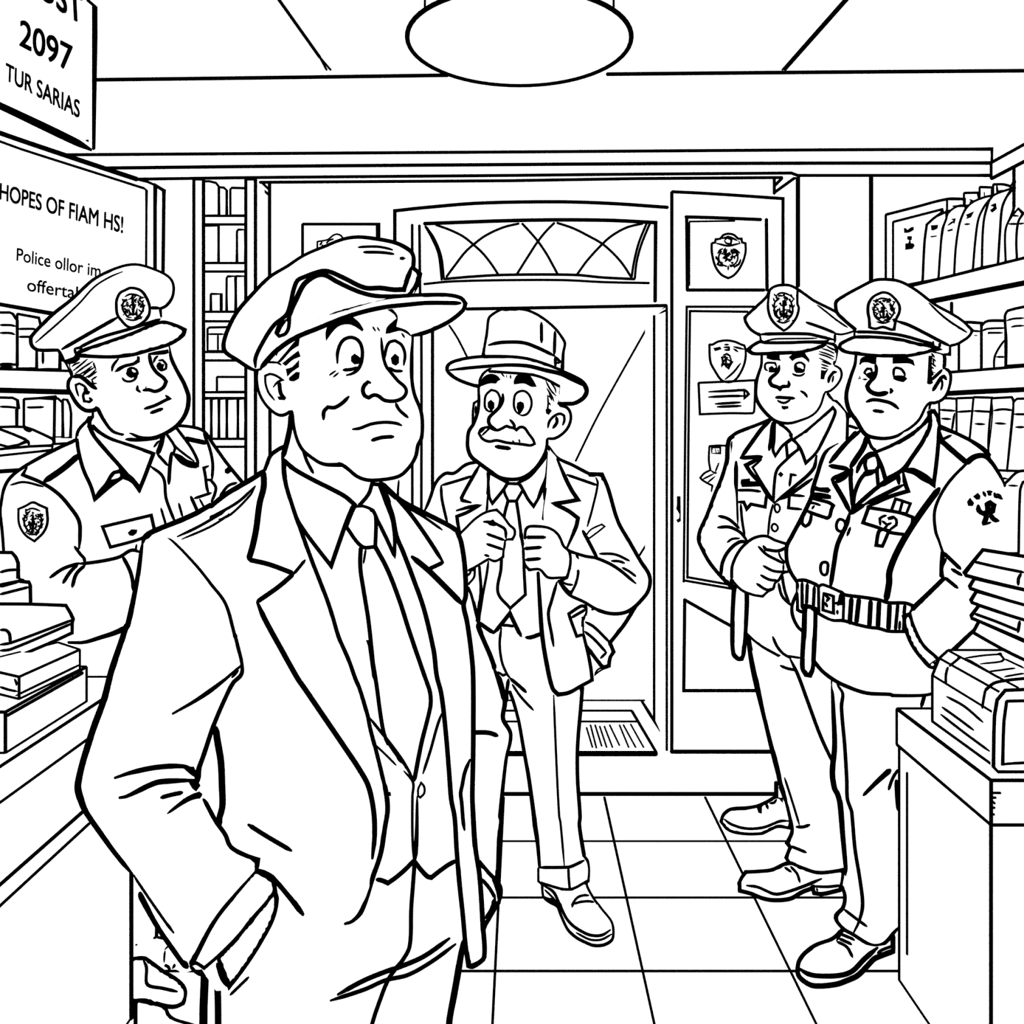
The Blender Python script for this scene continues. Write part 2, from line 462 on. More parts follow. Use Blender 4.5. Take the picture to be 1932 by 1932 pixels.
# ---------------------------------------------------------------- writing and crests
def scribble(p, cx, cy, rx, ry, pl, n=26, w=2.8, seed=1):
    rd = random.Random(seed); J = lambda k: rd.uniform(-k, k)
    for sg in (-1, 1):
        pline(p, [(cx+sg*rx*.7*math.cos(a), cy+ry*.6*math.sin(a)) for a in (-.8, -.2, .4, 1.0, 1.4)], pl, w)
    for k in range(n):
        x, y = cx+J(rx*.6), cy+J(ry*.55)
        pline(p, [(x, y), (x+J(4), y+J(4)), (x+J(6), y+J(5))], pl, w, .2)
def stuck(name, label, cat, s, pl, lines, w=4, lw=3, group=None, blots='', t=.004, scr=None):
    q = pts(s); c = hitplane(sum(a[0] for a in q)/len(q), sum(a[1] for a in q)/len(q), *pl)
    p = Part(name); pslab(p, s, shift(pl, .004), t, w, sharp=50, step=5)
    plines(p, lines, shift(pl, .006), lw, .2)
    for b in blots.split(';'):
        if b.strip(): pblot(p, b, shift(pl, .006))
    if scr: scribble(p, *scr[:4], shift(pl, .006), *scr[4:])
    return p.done(label, cat, group, loc=c)
pl = front(3.583)
stuck('badge', 'shield badge with a scrolled crown in the upper panel of the open door', 'badge',
 'r 575,640 600,635 605,610 640,605 660,580 700,568 745,578 775,605 800,605 805,635 830,640 832,700 815,770 780,840 740,885 700,905 650,880 610,830 590,780 575,700', pl,
 'r 640,605 670,600 700,590 740,605 770,620;r 670,620 690,600 725,610 720,645 685,640 670,620;r 610,640 650,650 700,660 750,650 790,640;r 620,720 640,690 660,680;r 610,740 630,780 620,800 650,815;r 690,690 680,720 690,760 715,770 735,750;r 690,720 710,715;r 740,680 770,700 790,715;r 750,740 780,720;r 700,810 700,845;r 640,800 660,815;r 740,820 780,800 795,760;r 780,620 790,645;r 690,735 705,740', 4, 3.5,
 blots='r 755,715 775,700 780,730 760,740;r 600,740 612,735 618,760 605,765', scr=(1374, 486, 26, 28, 34, 2.8, 3))
stuck('badge', 'plain shield badge above the arrow notice on the open door', 'badge',
 'r 557,1408 580,1410 620,1388 685,1378 750,1388 800,1410 820,1415 832,1450 828,1530 800,1610 750,1680 700,1695 650,1680 600,1610 565,1540', pl,
 'r 820,1445 740,1425;r 795,1550 740,1620 675,1675;r 660,1490 690,1480 720,1500;r 650,1510 660,1540 650,1580;r 690,1520 730,1540 700,1590 680,1560 690,1520;r 670,1410 705,1410;r 665,1430 705,1430 705,1450 670,1450;r 740,1440 775,1465', 4, 3.5,
 blots='r 585,1435 640,1425 650,1445 600,1460;r 650,1525 675,1520 670,1545 652,1545', scr=(1371, 680, 12, 16, 14, 2.6, 5))
stuck('arrow_sign', 'small notice with an arrow pointing right, on the open door', 'sign',
 'r 475,1700 700,1690 905,1680 P 1424,750 s 895,230 885,240 710,240 485,248', pl,
 'r 550,1768 730,1760 830,1758 855,1785 825,1815 820,1745;r 550,1808 720,1800 825,1800;r 600,1860 795,1848;r 615,1882 800,1875', 4, 4.5)
stuck('badge', 'small crest with a leafy sprig, lowest on the open door', 'badge',
 's 557,490 625,485 700,488 700,640 690,700 640,790 600,845 575,830 580,790 540,770 500,745 488,730 520,695 565,672 553,600', pl,
 's 575,545 575,500 640,500 640,545 580,545;s 600,510 610,540;s 620,515 630,540;s 565,672 600,695 640,690;s 600,695 620,640 660,590;s 500,745 590,700;s 540,770 600,720;s 600,845 620,780 680,660;s 620,620 640,650;s 600,770 640,740', 3.5, 3)
# framed crest on the wall left of the door
fr = Part('picture'); pl = front(3.6)
pslab(fr, 'P 571,423 715,423 715,600 571,600', pl, .015, 5)
pline(fr, 'P 713,425 713,596', shift(pl, .002), 7)
pslab(fr, 'h 800,225 880,210 910,185 945,168 980,180 1005,210 1060,225 1060,400 930,520 810,400', shift(pl,.004), .003, 3, sharp=50, step=5)
plines(fr, 'h 820,250 835,230;h 870,235 890,215 920,205;h 830,290 840,250', shift(pl,.006), 3)
scribble(fr, 634, 480, 26, 30, shift(pl,.006), 30, 2.8, 9)
fr.done('framed crest on the back wall, half hidden by the foreground cap', 'picture', loc=P3(643, 510, 3.6))
# ---------------------------------------------------------------- ceiling lamp
lamp = thing('ceiling_lamp', (-.008, 2.57, ZC), 'large round drum lamp on the ceiling over the doorway side', 'lamp')
def drum(name, R, z0, z1, ww, ring):
    p = part(name, lamp); n = 64; c = Vector((-.008, 2.56, 0))
    V = [c+Vector((R*math.cos(2*math.pi*i/n), R*math.sin(2*math.pi*i/n), z)) for z in (z0, z1) for i in range(n)]
    p.add(V, [tuple(range(n)), tuple(range(n, 2*n))]+[(i, (i+1) % n, n+(i+1) % n, n+i) for i in range(n)])
    if ring: p.tube(V[:n], ww, True)
    else:
        for a in (math.pi+.104, -.104): p.tube([c+Vector((R*math.cos(a), R*math.sin(a), z)) for z in (z0, z1)], ww)
    p.done()
drum('lamp_shade', .321, 2.602, 2.606, 8, True); drum('base', .268, 2.606, ZC, 7, False)
# ---------------------------------------------------------------- hanging sign and notice board
D = Vector((math.sin(math.radians(14)), math.cos(math.radians(14)), 0)); N = Vector((-D.y, D.x, 0))
pl = (P3(176, 150, 1.9), N)
sg = thing('hanging_sign', hitplane(90, 120, *pl), 'thick hanging sign lettered 2097, under the ceiling', 'sign')
p = part('panel', sg)
c = [hitplane(*a, *pl) for a in ((-120,-160),(176,13),(176,281),(-120,137))]
bk = Vector((-.02, .004, 0))
hexa(p, c+[a+bk for a in c], 6.5, skip=(0,2,3,4,5,6,7,8,9,10,11))
p.tube([hitplane(165,0,*pl), hitplane(180,13,*pl), hitplane(181,70,*pl), hitplane(177,281,*pl)], 5)
pslab(p, 'P -60,165 0,192 145,261 174,283 172,286 140,272 0,206 -60,180', shift(pl,.002), .001, 3, rim=False)
pblot(p, 'P -60,165 0,192 145,261 174,281 173,286 140,274 0,207 -60,180', shift(pl, .004))
pblot(p, 'P 161,264 167,263 168,268 163,267', shift(pl, .004))
p.done()
at = lambda x, y: hitplane(x, y, *shift(pl, .004))
for args in (('UST', (72,-8), (156,47), (-3,-58), at, 2.2), ('2097', (36,84), (134,136), (2,-52), at, 1.8), ('TUR SARIAS', (10,150), (149,222), (1,-34), at, 1.2)):
    t = part('lettering', sg); lettering(t, *args).done()
D = Vector((math.sin(math.radians(17)), math.cos(math.radians(17)), 0)); N = Vector((-D.y, D.x, 0))
pl = (P3(300, 450, 3.1), N)
nb = thing('notice_board', hitplane(150, 590, *pl), 'wide notice board about police hopes, behind the officer on the left', 'notice board')
p = part('frame', nb)
pslab(p, 'P -140,200 0,251 120,292 258,338 278,343 293,350 293,628 -140,550', pl, .05, 5)
plines(p, 'P -140,200 0,251 120,292 258,338', shift(pl,.003), 8); plines(p, 'b 1175,190 1175,1100;b 1180,200 1245,240 1240,690 1235,1100', shift(pl,.003), 5.5)
p.done()
p = part('panel', nb); q = shift(pl, .004)
pslab(p, 'a 0,1075 150,1130 840,1350 1090,1430 1110,1445 b 1105,1420 P 275,620 0,573 -140,548 -140,222', q, .003, 4.5)
p.done()
q = shift(pl, .006); at = lambda x, y: hitplane(x, y, *q)
for args in (('HOPES OF FIAM HS!', (-1,375), (231,439), (1,-32), at, 1.1), ('Police ollor im', (31,491), (189,523), (1,-25), at, .6), ('offertal', (51,548), (146,564), (1,-25), at, .6)):
    t = part('lettering', nb); lettering(t, *args).done()
# ---------------------------------------------------------------- door mat
m = Part('floor_mat'); z = .186
c = [hitplane(x, y, *ZP(z)) for x, y in ((800,1420),(1238,1420),(1192,1342),(830,1342))]
hexa(m, c+[a-Vector((0,0,.008)) for a in c], 5.5)
m.tube([hitplane(830,1362,*ZP(z+.001)), hitplane(1203,1362,*ZP(z+.001))], 4.5)
for a in ('1315,1260 1360,1410','1345,1240 1390,1415','1380,1240 1430,1400','1415,1250 1468,1410','1450,1250 1512,1410','1490,1240 1565,1395','1565,1240 1635,1410','1595,1240 1688,1410','1650,1235 1748,1410'):
    m.tube([hitplane(*b, *ZP(z+.001)) for b in pts('m '+a)], 3)
m.done('ribbed floor mat in the glass doorway', 'mat', loc=(0, 3.8, .177))
# ================================================================ bookcase in the back, left
bc = thing('bookcase', P3(424, 1000, 3.44), 'tall narrow bookcase against the back wall, behind the officer on the left', 'bookcase')
p = part('carcass', bc)
z0, z1 = .0, H-(338-CY)*3.42/F
def xx(x, Y): return (x-CX)*Y/F
YC = 3.42
for a, b in ((366, 384), (464, 482)): box(p, xx(a, YC), xx(b, YC), YC, YC+.12, z0, z1, 5.5, skip=(4,5,6,7,8,9,10,11))
p.add([(xx(366,YC),YC+.12,0),(xx(482,YC),YC+.12,0),(xx(482,YC),YC+.12,z1),(xx(366,YC),YC+.12,z1)], [(0,1,2,3)])
p.done()
for a, b in ((407,423),(496,512),(588,606),(664,680),(740,751),(828,843),(930,945),(1040,1055)):
    p = part('shelf_board', bc)
    box(p, xx(382,YC), xx(466,YC), YC+.004, YC+.12, H-(b-CY)*YC/F, H-(a-CY)*YC/F, 4.2, skip=(4,5,6,7,8,9,10,11)); p.done()
YS = YC+.02
def upright(name, s, Y, label, cat, group=None, t=.06, lines='', w=4, lw=3.2):
    q = pts(s); p = Part(name); slab(p, s, Y, t, w, back=False, sharp=35)
    for a in lines.split(';'):
        if a.strip(): p.stroke(a, lw, .1, Y=Y-.001)
    c = P3(sum(a[0] for a in q)/len(q), max(a[1] for a in q), Y)
    return p.done(label, cat, group, loc=c)
G = 'books in the back bookcase'
upright('book', 'b 1545,170 1590,170 1640,182 1662,210 1662,430 1545,430', YS, 'round-topped book, first on the top shelf of the narrow bookcase', 'book', G)
upright('book', 'b 1664,215 1700,218 1722,238 1722,430 1664,430', YS, 'slim book, second on the top shelf of the narrow bookcase', 'book', G)
upright('book', 'b 1750,232 1760,220 1864,222 1864,430 1750,430', YS, 'square-topped book at the right end of the top shelf of the narrow bookcase', 'book', G)
upright('book', 'b 1545,508 1660,505 1660,788 1545,788', YS, 'wide book at the left on the second shelf of the narrow bookcase', 'book', G)
upright('book', 'b 1800,550 1810,537 1864,537 1864,788 1800,788', YS, 'book at the right end of the second shelf of the narrow bookcase', 'book', G)
upright('box', 'b 1602,1025 1680,1025 1680,1160 1602,1160', YS, 'small low box on the third shelf of the narrow bookcase', 'box')
upright('book', 'b 1722,905 1730,892 1790,890 1790,1160 1722,1160', YS, 'tall book beside the small box on the third shelf of the narrow bookcase', 'book', G)
upright('book', 'b 1792,890 1864,890 1864,1160 1792,1160', YS, 'tall book at the right end of the third shelf of the narrow bookcase', 'book', G)
upright('box', 'b 1577,1290 1590,1280 1830,1275 1830,1460 1577,1460', YS, 'lidded box on the fourth shelf of the narrow bookcase', 'box', lines='b 1577,1330 1700,1330;b 1655,1330 1655,1460')
upright('box', 'b 1648,1655 1864,1655 1864,1768 1648,1768', YS, 'flat box on the fifth shelf of the narrow bookcase', 'box')
ds = [1550, 1605, 1663, 1723, 1807, 1864]
for k, nm in enumerate(('first', 'second', 'third', 'fourth', 'last')):
    a, b = ds[k], ds[k+1]
    upright('book', f'b {a},1822 {b},1822 {b},2125 {a},2125', YS+.001*k, f'{nm} of the upright books on the bottom visible shelf of the narrow bookcase', 'book', G)
# ================================================================ left shelf unit with storage jars
SY = 2.72
su = thing('shelf_unit', P3(20, 1500, SY), 'open shelf unit under the notice board at the left', 'shelf')
def shelf(parent, x0, y0, x1, y1, h, Y, w=5, lower=8):
    p = part('shelf_board', parent)
    s = [(x0,y0),(x1,y1),(x1,y1+h),(x0,y0+h)]
    slab(p, s, Y, .28, w, edge=False)
    p.stroke([(x0,y0),(x1,y1)], w, 0, Y=Y); p.stroke([(x0,y0+h),(x1,y1+h)], lower, 0, Y=Y); p.done()
shelf(su, -160, 692, 175, 701, 40, SY, 4.5, 9)
shelf(su, -160, 855, 175, 833, 45, SY, 4, 7)
for a in (-165, 172):
    p = part('side_panel', su); slab(p, [(a,640),(a+12,640),(a+12,1180),(a,1180)], SY+.02, .26, 4, back=False); p.done()
p = part('back_panel', su); slab(p, [(-160,640),(180,640),(180,1300),(-160,1300)], SY+.27, .02, 4, edge=False); p.done()
def jar(s, label, lines, Y=SY+.03):
    return upright('storage_jar', s, Y, label, 'jar', 'jars on the upper left shelf', .15, lines, 4.5, 4)
jar('B -160,400 150,400 195,420 240,490 262,520 262,1190 -160,1190', 'large round-shouldered jar, leftmost on the upper shelf', 'B 0,590 170,592 240,610;B 0,710 160,712 225,735;B 0,1180 160,1180 220,1190;B 0,1225 200,1228', SY+.02)
jar('B 264,420 590,480 615,580 620,640 565,700 560,1250 264,1250', 'jar with a banded neck, second on the upper left shelf', 'B 275,650 510,650 560,675;B 285,770 450,770 540,790', SY+.05)
jar('B 560,960 900,960 910,1000 910,1260 560,1260', 'low jar beside the cap of the officer on the left', 'B 652,985 652,1180', SY+.04)
upright('binder', 'B -160,1695 190,1695 265,1730 280,1860 255,1870 255,2480 -160,2480', SY+.03, 'rounded binder at the far left of the lower shelf', 'binder', 'binders on the lower left shelf', .2, 'B 0,1830 150,1835 260,1850', 4.5, 4)
upright('binder', 'B 365,1715 600,1700 850,1695 830,1720 820,2500 365,2500', SY+.04, 'wide binder with a title dash, on the lower left shelf', 'binder', 'binders on the lower left shelf', .2, 'B 410,1840 480,1842 665,1835', 4.5, 4)
upright('binder', 'c 405,130 440,128 475,160 478,420 405,420', SY+.045, 'thin binder to the right of the wide binder on the left shelf', 'binder', 'binders on the lower left shelf', .2, '', 4, 4)
upright('binder', 'c 478,135 510,138 530,180 540,240 535,425 478,425', SY+.05, 'last thin binder, nearest the ear of the officer on the left', 'binder', 'binders on the lower left shelf', .2, '', 4, 4)
# papers lying on the lower shelf
for nm, s, ln, yy in (('notebook', 'c -120,350 100,342 190,345 250,365 400,435 412,465 390,485 230,492 -120,525', 'c 180,355 215,375 240,375;c 220,490 215,455 195,440', SY-.04),
               ('notebook', 'c -120,340 10,365 195,440 200,455 140,480 60,495 -120,440', 'c 10,365 100,400', SY-.05)):
    p = Part(nm); slab(p, s, yy, .03, 4.5, back=False, sharp=40)
    for a in ln.split(';'): p.stroke(a, 4, .1, Y=yy-.001)
    p.done('open notebook lying on the lower left shelf, '+('underneath' if yy > SY-.045 else 'on top of the other'), 'notebook', 'notebooks on the lower left shelf', loc=P3(60, 842, yy))
p = Part('paper_tray'); slab(p, 'c -120,525 230,492 400,485 395,520 160,545 -120,575', SY-.03, .04, 4, back=False)
p.done('low tray under the notebooks on the left shelf', 'tray', loc=P3(60, 860, SY-.03))
# ================================================================ left counter
lc = thing('counter', (-1.5, 1.3, 0), 'long service counter on the left with a book stack on it', 'counter')
p = part('countertop', lc); box(p, -2.2, -.98, .35, 2.25, .79, .857, 5.5, skip=(0,3,4,7)); p.done()
p = part('body', lc); box(p, -2.2, -.988, .4, 2.235, .0, .79, 5.5, skip=(2,6,3,7,11,0,4,8))
p.tube([Vector((-.986, .4, .63)), Vector((-.986, 2.0, .63))], 6.5); p.tube([Vector((-.986, .4, .59)), Vector((-.986, 2.02, .59))], 5)
p.tube([Vector((-.986, 2.235, 0)), Vector((-.986, 2.235, .79))], 8)
p.done()
def zbox(p, s, zt, zb, w=5, skip=()):
    c = [hitplane(a[0], a[1], *ZP(zt)) for a in pts(s)]
    return hexa(p, c+[Vector((a.x, a.y, zb)) for a in c], w, skip)
GB = 'books stacked on the left counter'
def lbook(name, label, cat='book', **k):
    return None
p = Part('box'); box(p, -1.7, -1.008, 1.73, 2.05, .858, .938, 5.5)
p.tube([Vector((-1.007,1.735,.93)), Vector((-1.007,2.03,.93))], 6)
p.done('flat lidded box at the bottom of the stack on the left counter', 'box', loc=(-1.3, 1.9, .857))
p = Part('book'); zbox(p, 'P 36,1277 150,1226 110,1213 -60,1255', .985, .94, 4.5)
for a in ('d 0,1135 60,1145 100,1165;d 110,970 125,1000 125,1020;d 0,1030 60,1050 130,1065', 'd 120,1097 610,860'):
    p.strokes(a, 4)
p.done('thick book second from the bottom on the left counter', 'book', GB, loc=(-1.2, 1.95, .94))
p = Part('book'); slab(p, 'd -100,400 240,402 500,412 535,470 556,515 548,545 548,620 430,675 0,855 -100,890', 2.0, .22, 5.5, back=False, sharp=40)
for a in ('d 556,520 85,695 0,710', 'd 548,548 80,745 0,755', 'd 0,598 45,600 72,630 78,695'): p.stroke(a, 5, .05, Y=1.998)
p.done('thick book with a rounded spine, third from the bottom on the left counter', 'book', GB, loc=(-1.25, 2.0, .985))
p = Part('box'); slab(p, 'd -100,280 140,228 220,235 230,260 232,465 0,535 -100,560', 2.03, .2, 5.5, back=False, sharp=40)
for a in ('d 0,270 140,232', 'd 0,328 220,272'): p.stroke(a, 5, .05, Y=2.028)
p.done('small box near the top of the stack on the left counter', 'box', loc=(-1.25, 2.03, 1.03))
p = Part('book'); slab(p, 'd -100,8 90,10 120,45 138,90 138,205 180,228 -100,290', 2.05, .2, 5.5, back=False, sharp=40)
p.stroke('d 0,160 60,145 135,140', 5, .05, Y=2.048)
p.done('topmost book of the stack on the left counter', 'book', GB, loc=(-1.25, 2.05, 1.1))
# ================================================================ right counter
rc = thing('counter', (1.5, 2.1, 0), 'service counter on the right with a cash box and files on it', 'counter')
p = part('countertop', rc); box(p, 1.0135, 1.9, 1.916, 2.395, .634, .73, 6, skip=(4,))
p.done()
p = part('body', rc); box(p, 1.018, 1.88, 1.925, 2.39, 0, .634, 6, skip=(2,4,6,11,10))
p.tube([Vector((1.0165, 2.34, .58)), Vector((1.0165, 2.34, .1))], 4.5)
for a in ((1870,1496,1888,1496),(1871,1505,1879,1505),(1872,1512,1877,1516),(1871,1524,1877,1524),(1873,1536,1876,1537)):
    p.tube([P3(a[0], a[1], 1.912), P3(a[2], a[3], 1.912)], 4)
p.done()
cb = thing('cash_box', (1.3, 2.13, .73), 'boxy cash register with a rounded front frame on the right counter', 'cash register')
p = part('case', cb)
prof = [(1.06,.732),(1.06,.851),(1.078,.895),(1.10,.915),(1.7,.915),(1.7,.732)]
V = [(x, 1.967, z) for x, z in prof]+[(x, 2.288, z) for x, z in prof]
n = len(prof); p.add(V, [tuple(range(n)), tuple(range(2*n-1, n-1, -1))]+[(i, (i+1) % n, n+(i+1) % n, n+i) for i in range(n)])
for i in (0, 1, 2, 3): p.tube([Vector(V[i]), Vector(V[n+i])], 6 if i == 0 else 4)
for i in (0,1,2,3): p.tube([Vector(V[n+i]), Vector(V[n+(i+1) % n])], 6)
p.strokes('v 1345,1265 1480,1340 1620,1460;v 1310,1345 1430,1430 1550,1520;v 1300,1400 1480,1540 1670,1680', 4.5)
p.strokes('v 1355,1040 1340,1100 1340,1170;v 1365,1035 1440,975 1430,960;v 1640,1210 1625,1290 1615,1355', 4.5)
p.strokes('v 1480,975 1620,955 1750,945 1780,980 1760,1000 1600,1018;v 1500,980 1660,1075 1755,1130;v 1660,1078 1760,1065 1865,1050;v 1785,980 1932,1050;v 1785,1115 1932,1090', 4)
p.done()
p = part('front_frame', cb)
slab(p, 'v 1708,1410 1728,1290 1790,1217 2100,1205 2100,1835 1735,1835 1700,1800', 1.955, .012, 5.5, back=False, sharp=35)
p.stroke('v 1640,1215 1700,1165 1780,1145 1932,1128 2100,1120', 5, 0, Y=1.955)
p.done()
p = part('front_panel', cb); slab(p, 'v 1800,1300 2100,1293 2100,1760 1860,1770 1770,1778 1780,1450', 1.95, .005, 5, back=False, sharp=60); p.done()
# files stacked on the cash register
GF = 'files stacked on the right counter'
def rfile(s, label, lines, Y, w=5.5):
    p = Part('file_folder'); slab(p, s, Y, .1, w, back=False, sharp=40)
    for a in lines.split(';'):
        if a.strip(): p.stroke(a, 5, .05, Y=Y-.001)
    q = pts(s); p.done(label, 'file', GF, loc=P3(1930, max(a[1] for a in q), Y))
rfile('v 1550,235 1620,150 1930,200 2120,230 2120,490 1930,452 1490,345 1478,330', 'topmost file of the stack on the right counter', 'v 1550,240 1760,288 1932,322;v 1910,330 1890,370 1888,420', 2.04, 6)
rfile('v 1555,368 1932,455 2120,490 2120,600 1932,568 1590,465 1522,442 1518,430', 'second file from the top of the stack on the right counter', '', 2.05)
rfile('v 1570,465 1932,565 2120,600 2120,715 1932,682 1590,570 1535,550 1528,535', 'third file from the top on the right counter, with small numerals', 'v 1880,505 1882,545;v 1905,510 1925,512 1908,525 1925,540', 2.06)
rfile('v 1590,572 1890,670 2120,720 2120,900 1932,835 1590,692 1535,670 1530,652', 'lowest tilted file of the stack on the right counter', 'v 1555,635 1720,695 1890,765;v 1900,690 1885,780', 2.07)
p = Part('book'); slab(p, 'v 1590,692 1932,845 2120,930 2120,1070 1932,985 1760,900 1545,778', 2.09, .14, 5.5, back=False, sharp=40)
p.done('flat book under the tilted files on the right counter', 'book', loc=P3(1900, 1225, 2.09))
# ================================================================ shelves on the right
Dr = Vector((-.2271, 1, 0)); Nr = Vector((-1, -.2271, 0))
RP = (P3(1800, 700, 3.05), Nr)
su = thing('shelf_unit', (1.62, 2.9, 0), 'wall shelves of binders and jars behind the officers on the right', 'shelf')
def rshelf(up, lo, wu, wl):
    p = part('shelf_board', su)
    pslab(p, [*pts(up), *reversed(pts(lo))], RP, .12, 4, rim=False)
    pline(p, up, RP, wu); pline(p, lo, RP, wl); p.done()
rshelf('P 1700,544.5 1718,540 1932,487 2010,468', 'P 1700,580 1765,567 1932,534 2010,519', 5, 9)
rshelf('P 1700,709 1797,702 1932,691 2010,685', 'P 1700,750 1795,742 1932,735 2010,731', 5, 8.5)
rshelf('P 1700,935 1800,935 1932,940 2010,945', 'P 1700,970 1800,970 1932,975 2010,980', 5, 8)
p = part('back_panel', su); pslab(p, 'P 1690,430 1912,345 1912,1250 1700,1250', shift(RP, -.13), .01, 4, rim=False); p.done()
p = part('side_panel', su); pslab(p, 'P 1911,317 1915,317 1915,391 1911,391', shift(RP, -.008), .1, 4, rim=False); pline(p, 'P 1913,317 1913,391', shift(RP,-.008), 5); p.done()
p = part('support_bar', su); pslab(p, 'z 1379,1412 1386,1412 1386,1492 1379,1492', shift(RP, -.1), .02, 4, rim=False); pline(p, 'z 1382,1412 1382,1492', shift(RP, -.098), 5); p.done()
def rb(name, s, label, cat, group, lines='', off=0.0, w=4.2, lw=3.5, t=.05, blots=''):
    q = pts(s); pl = shift(RP, -.02+off); p = Part(name); pslab(p, s, pl, t, w, sharp=40, step=8)
    for a in lines.split(';'):
        if a.strip(): pline(p, a, shift(pl, .002), lw, .1)
    for a in blots.split(';'):
        if a.strip(): pblot(p, a, shift(pl, .003))
    cx = sum(a[0] for a in q)/len(q); p.done(label, cat, group, loc=hitplane(cx, max(a[1] for a in q), *pl))
GR = 'binders on the top right shelf'
rb('display_box', 'z 885,745 1100,690 1350,627 1480,627 1480,720 1350,720 1350,1250 1165,1290 885,1360', 'flat display box behind the first binder on the top right shelf', 'box', None, 'z 1350,630 1350,730', -.014, 5, t=.03)
rb('binder', 'z 940,800 1310,705 1315,725 1250,770 1195,820 1178,950 1163,1255 940,1300', 'wide binder with dark spine marks, first on the top right shelf', 'binder', GR, '', .006, 4.5,
   blots='z 1020,845 1040,850 1045,862 1075,840 1095,838 1095,860 1060,880 1022,884;z 1045,908 1080,908 1080,935 1070,938 1072,960 1095,965 1102,980 1085,1005 1030,1012 1030,965 1055,960 1060,938 1045,932')
def bulge(x0, x1, y0, y1, top, low):   # binder with a curved spine
    return
rb('binder', 'z 1163,1255 1178,950 1195,820 1250,770 1340,725 1345,770 1315,850 1300,1000 1284,1232', 'second binder on the top right shelf, next to the wide one', 'binder', GR, '', .004, blots='z 1225,825 1280,822 1275,850 1240,865 1228,862;z 1218,908 1270,902 1268,912 1228,918')
rb('binder', 'z 1284,1232 1300,1000 1320,850 1345,770 1360,730 1430,680 1500,680 1470,740 1440,830 1415,1000 1403,1202', 'third binder on the top right shelf, with a numeral on its spine', 'binder', GR, 'z 1355,825 1405,790;z 1385,780 1405,780 1400,810;z 1390,680 1480,680', .003, blots='z 1348,862 1390,850 1390,866 1355,874')
rb('binder', 'z 1403,1202 1415,1000 1440,830 1470,740 1530,660 1640,610 1700,600 1640,670 1590,770 1565,930 1545,1165', 'fourth binder on the top right shelf, with a rising curved spine', 'binder', GR, 'z 1480,818 1520,816', .002, blots='z 1490,745 1555,718 1545,735 1530,765 1490,778 1500,760')
rb('binder', 'z 1545,1165 1565,930 1590,770 1640,670 1660,665 1630,780 1618,930 1614,1145', 'slim binder, fifth on the top right shelf', 'binder', GR, '', .001)
rb('binder', 'z 1614,1145 1618,930 1630,780 1660,665 1700,600 1840,545 1790,630 1765,700 1750,880 1735,1122', 'sixth binder on the top right shelf, marked with a curl', 'binder', GR, 'z 1685,675 1710,670 1715,695 1690,715 1680,708', .0, lw=5)
rb('binder', 'z 1735,1122 1750,880 1765,700 1790,630 1855,545 1855,690 1840,740 1800,840 1790,900 1795,1105', 'seventh binder, slim, on the top right shelf', 'binder', GR, '', -.002)
rb('binder', 'z 1795,1105 1790,900 1805,820 1850,745 1890,700 1925,735 1890,800 1875,940 1880,1085', 'short round-topped binder near the right end of the top shelf', 'binder', GR, 'z 1830,750 1890,755;z 1815,815 1885,815', .001)
rb('binder', 'z 1880,1085 1875,940 1890,800 1932,735 2010,720 2010,1050', 'last binder on the top right shelf, cut by the frame edge', 'binder', GR, 'z 1890,815 1932,810', .0)
for s, nm, o in (('z 1350,627 1480,627 1480,690 1350,720', 'first', -.012), ('z 1478,580 1580,578 1590,610 1590,690 1478,690', 'second', -.016), ('z 1597,535 1690,538 1690,640 1597,660', 'third', -.02), ('z 1700,515 1780,515 1830,530 1855,500 1855,600 1700,620', 'fourth', -.024)):
    rb('file_box', s, f'{nm} of the file boxes showing above the binders on the top right shelf', 'box', 'file boxes behind the top right binders', 'z 1520,630 1545,640 1520,650' if nm == 'second' else 'z 1630,575 1632,605;z 1600,640 1680,605' if nm == 'third' else 'z 1725,520 1730,570 1780,560' if nm == 'fourth' else '', o)
GJ = 'jars on the middle right shelf'
rb('storage_jar', 'z 1440,1580 1480,1562 1610,1568 1610,1932 1440,1932', 'jar half hidden by the cap on the middle right shelf', 'jar', GJ, 'z 1520,1625 1610,1632;z 1555,1662 1575,1662', .0, 5)
rb('storage_jar', 'z 1612,1590 1640,1560 1680,1550 1795,1550 1795,1920 1612,1930', 'middle jar with a dash on its neck, middle right shelf', 'jar', GJ, 'z 1612,1630 1650,1612 1790,1605;z 1660,1650 1665,1642 1770,1642;z 1790,1690 1740,1760 1708,1830 1705,1925;z 1720,1825 1790,1825', .004, 5)
rb('storage_jar', 'z 1790,1510 1810,1475 1870,1458 2010,1430 2010,1880 1798,1895 1800,1700', 'largest jar at the right end of the middle right shelf', 'jar', GJ, 'z 1800,1550 1850,1535 1932,1530;z 1835,1598 1870,1590 1932,1588', .008, 5)
GK = 'books on the third right shelf'
for k, (s, ln, nm) in enumerate((
  ('w 1160,350 1240,345 1320,350 1320,700 1165,600', 'w 1160,450 1310,460;w 1180,530 1265,535;w 1300,480 1275,640', 'first visible'),
  ('w 1320,345 1475,340 1470,460 1437,720 1320,680', 'w 1320,470 1470,460', 'second'),
  ('w 1475,335 1640,340 1650,480 1612,840 1437,740', 'w 1475,460 1650,470;w 1485,578 1575,582', 'third'),
  ('w 1640,345 1820,335 1840,380 1830,480 1780,1005 1690,1000 1612,850', 'w 1655,458 1740,445 1830,455;w 1668,572 1765,578', 'fourth'),
  ('w 1838,380 1870,350 2000,345 2000,1010 1780,1005 1835,480', 'w 1840,490 2000,492;w 1855,608 1940,608', 'last'))):
    rb('book', s, f'{nm} book on the third right shelf, behind the stout officer', 'book', GK, ln, .002*k, 4.2, 4)
GL = 'files on the low right shelf'
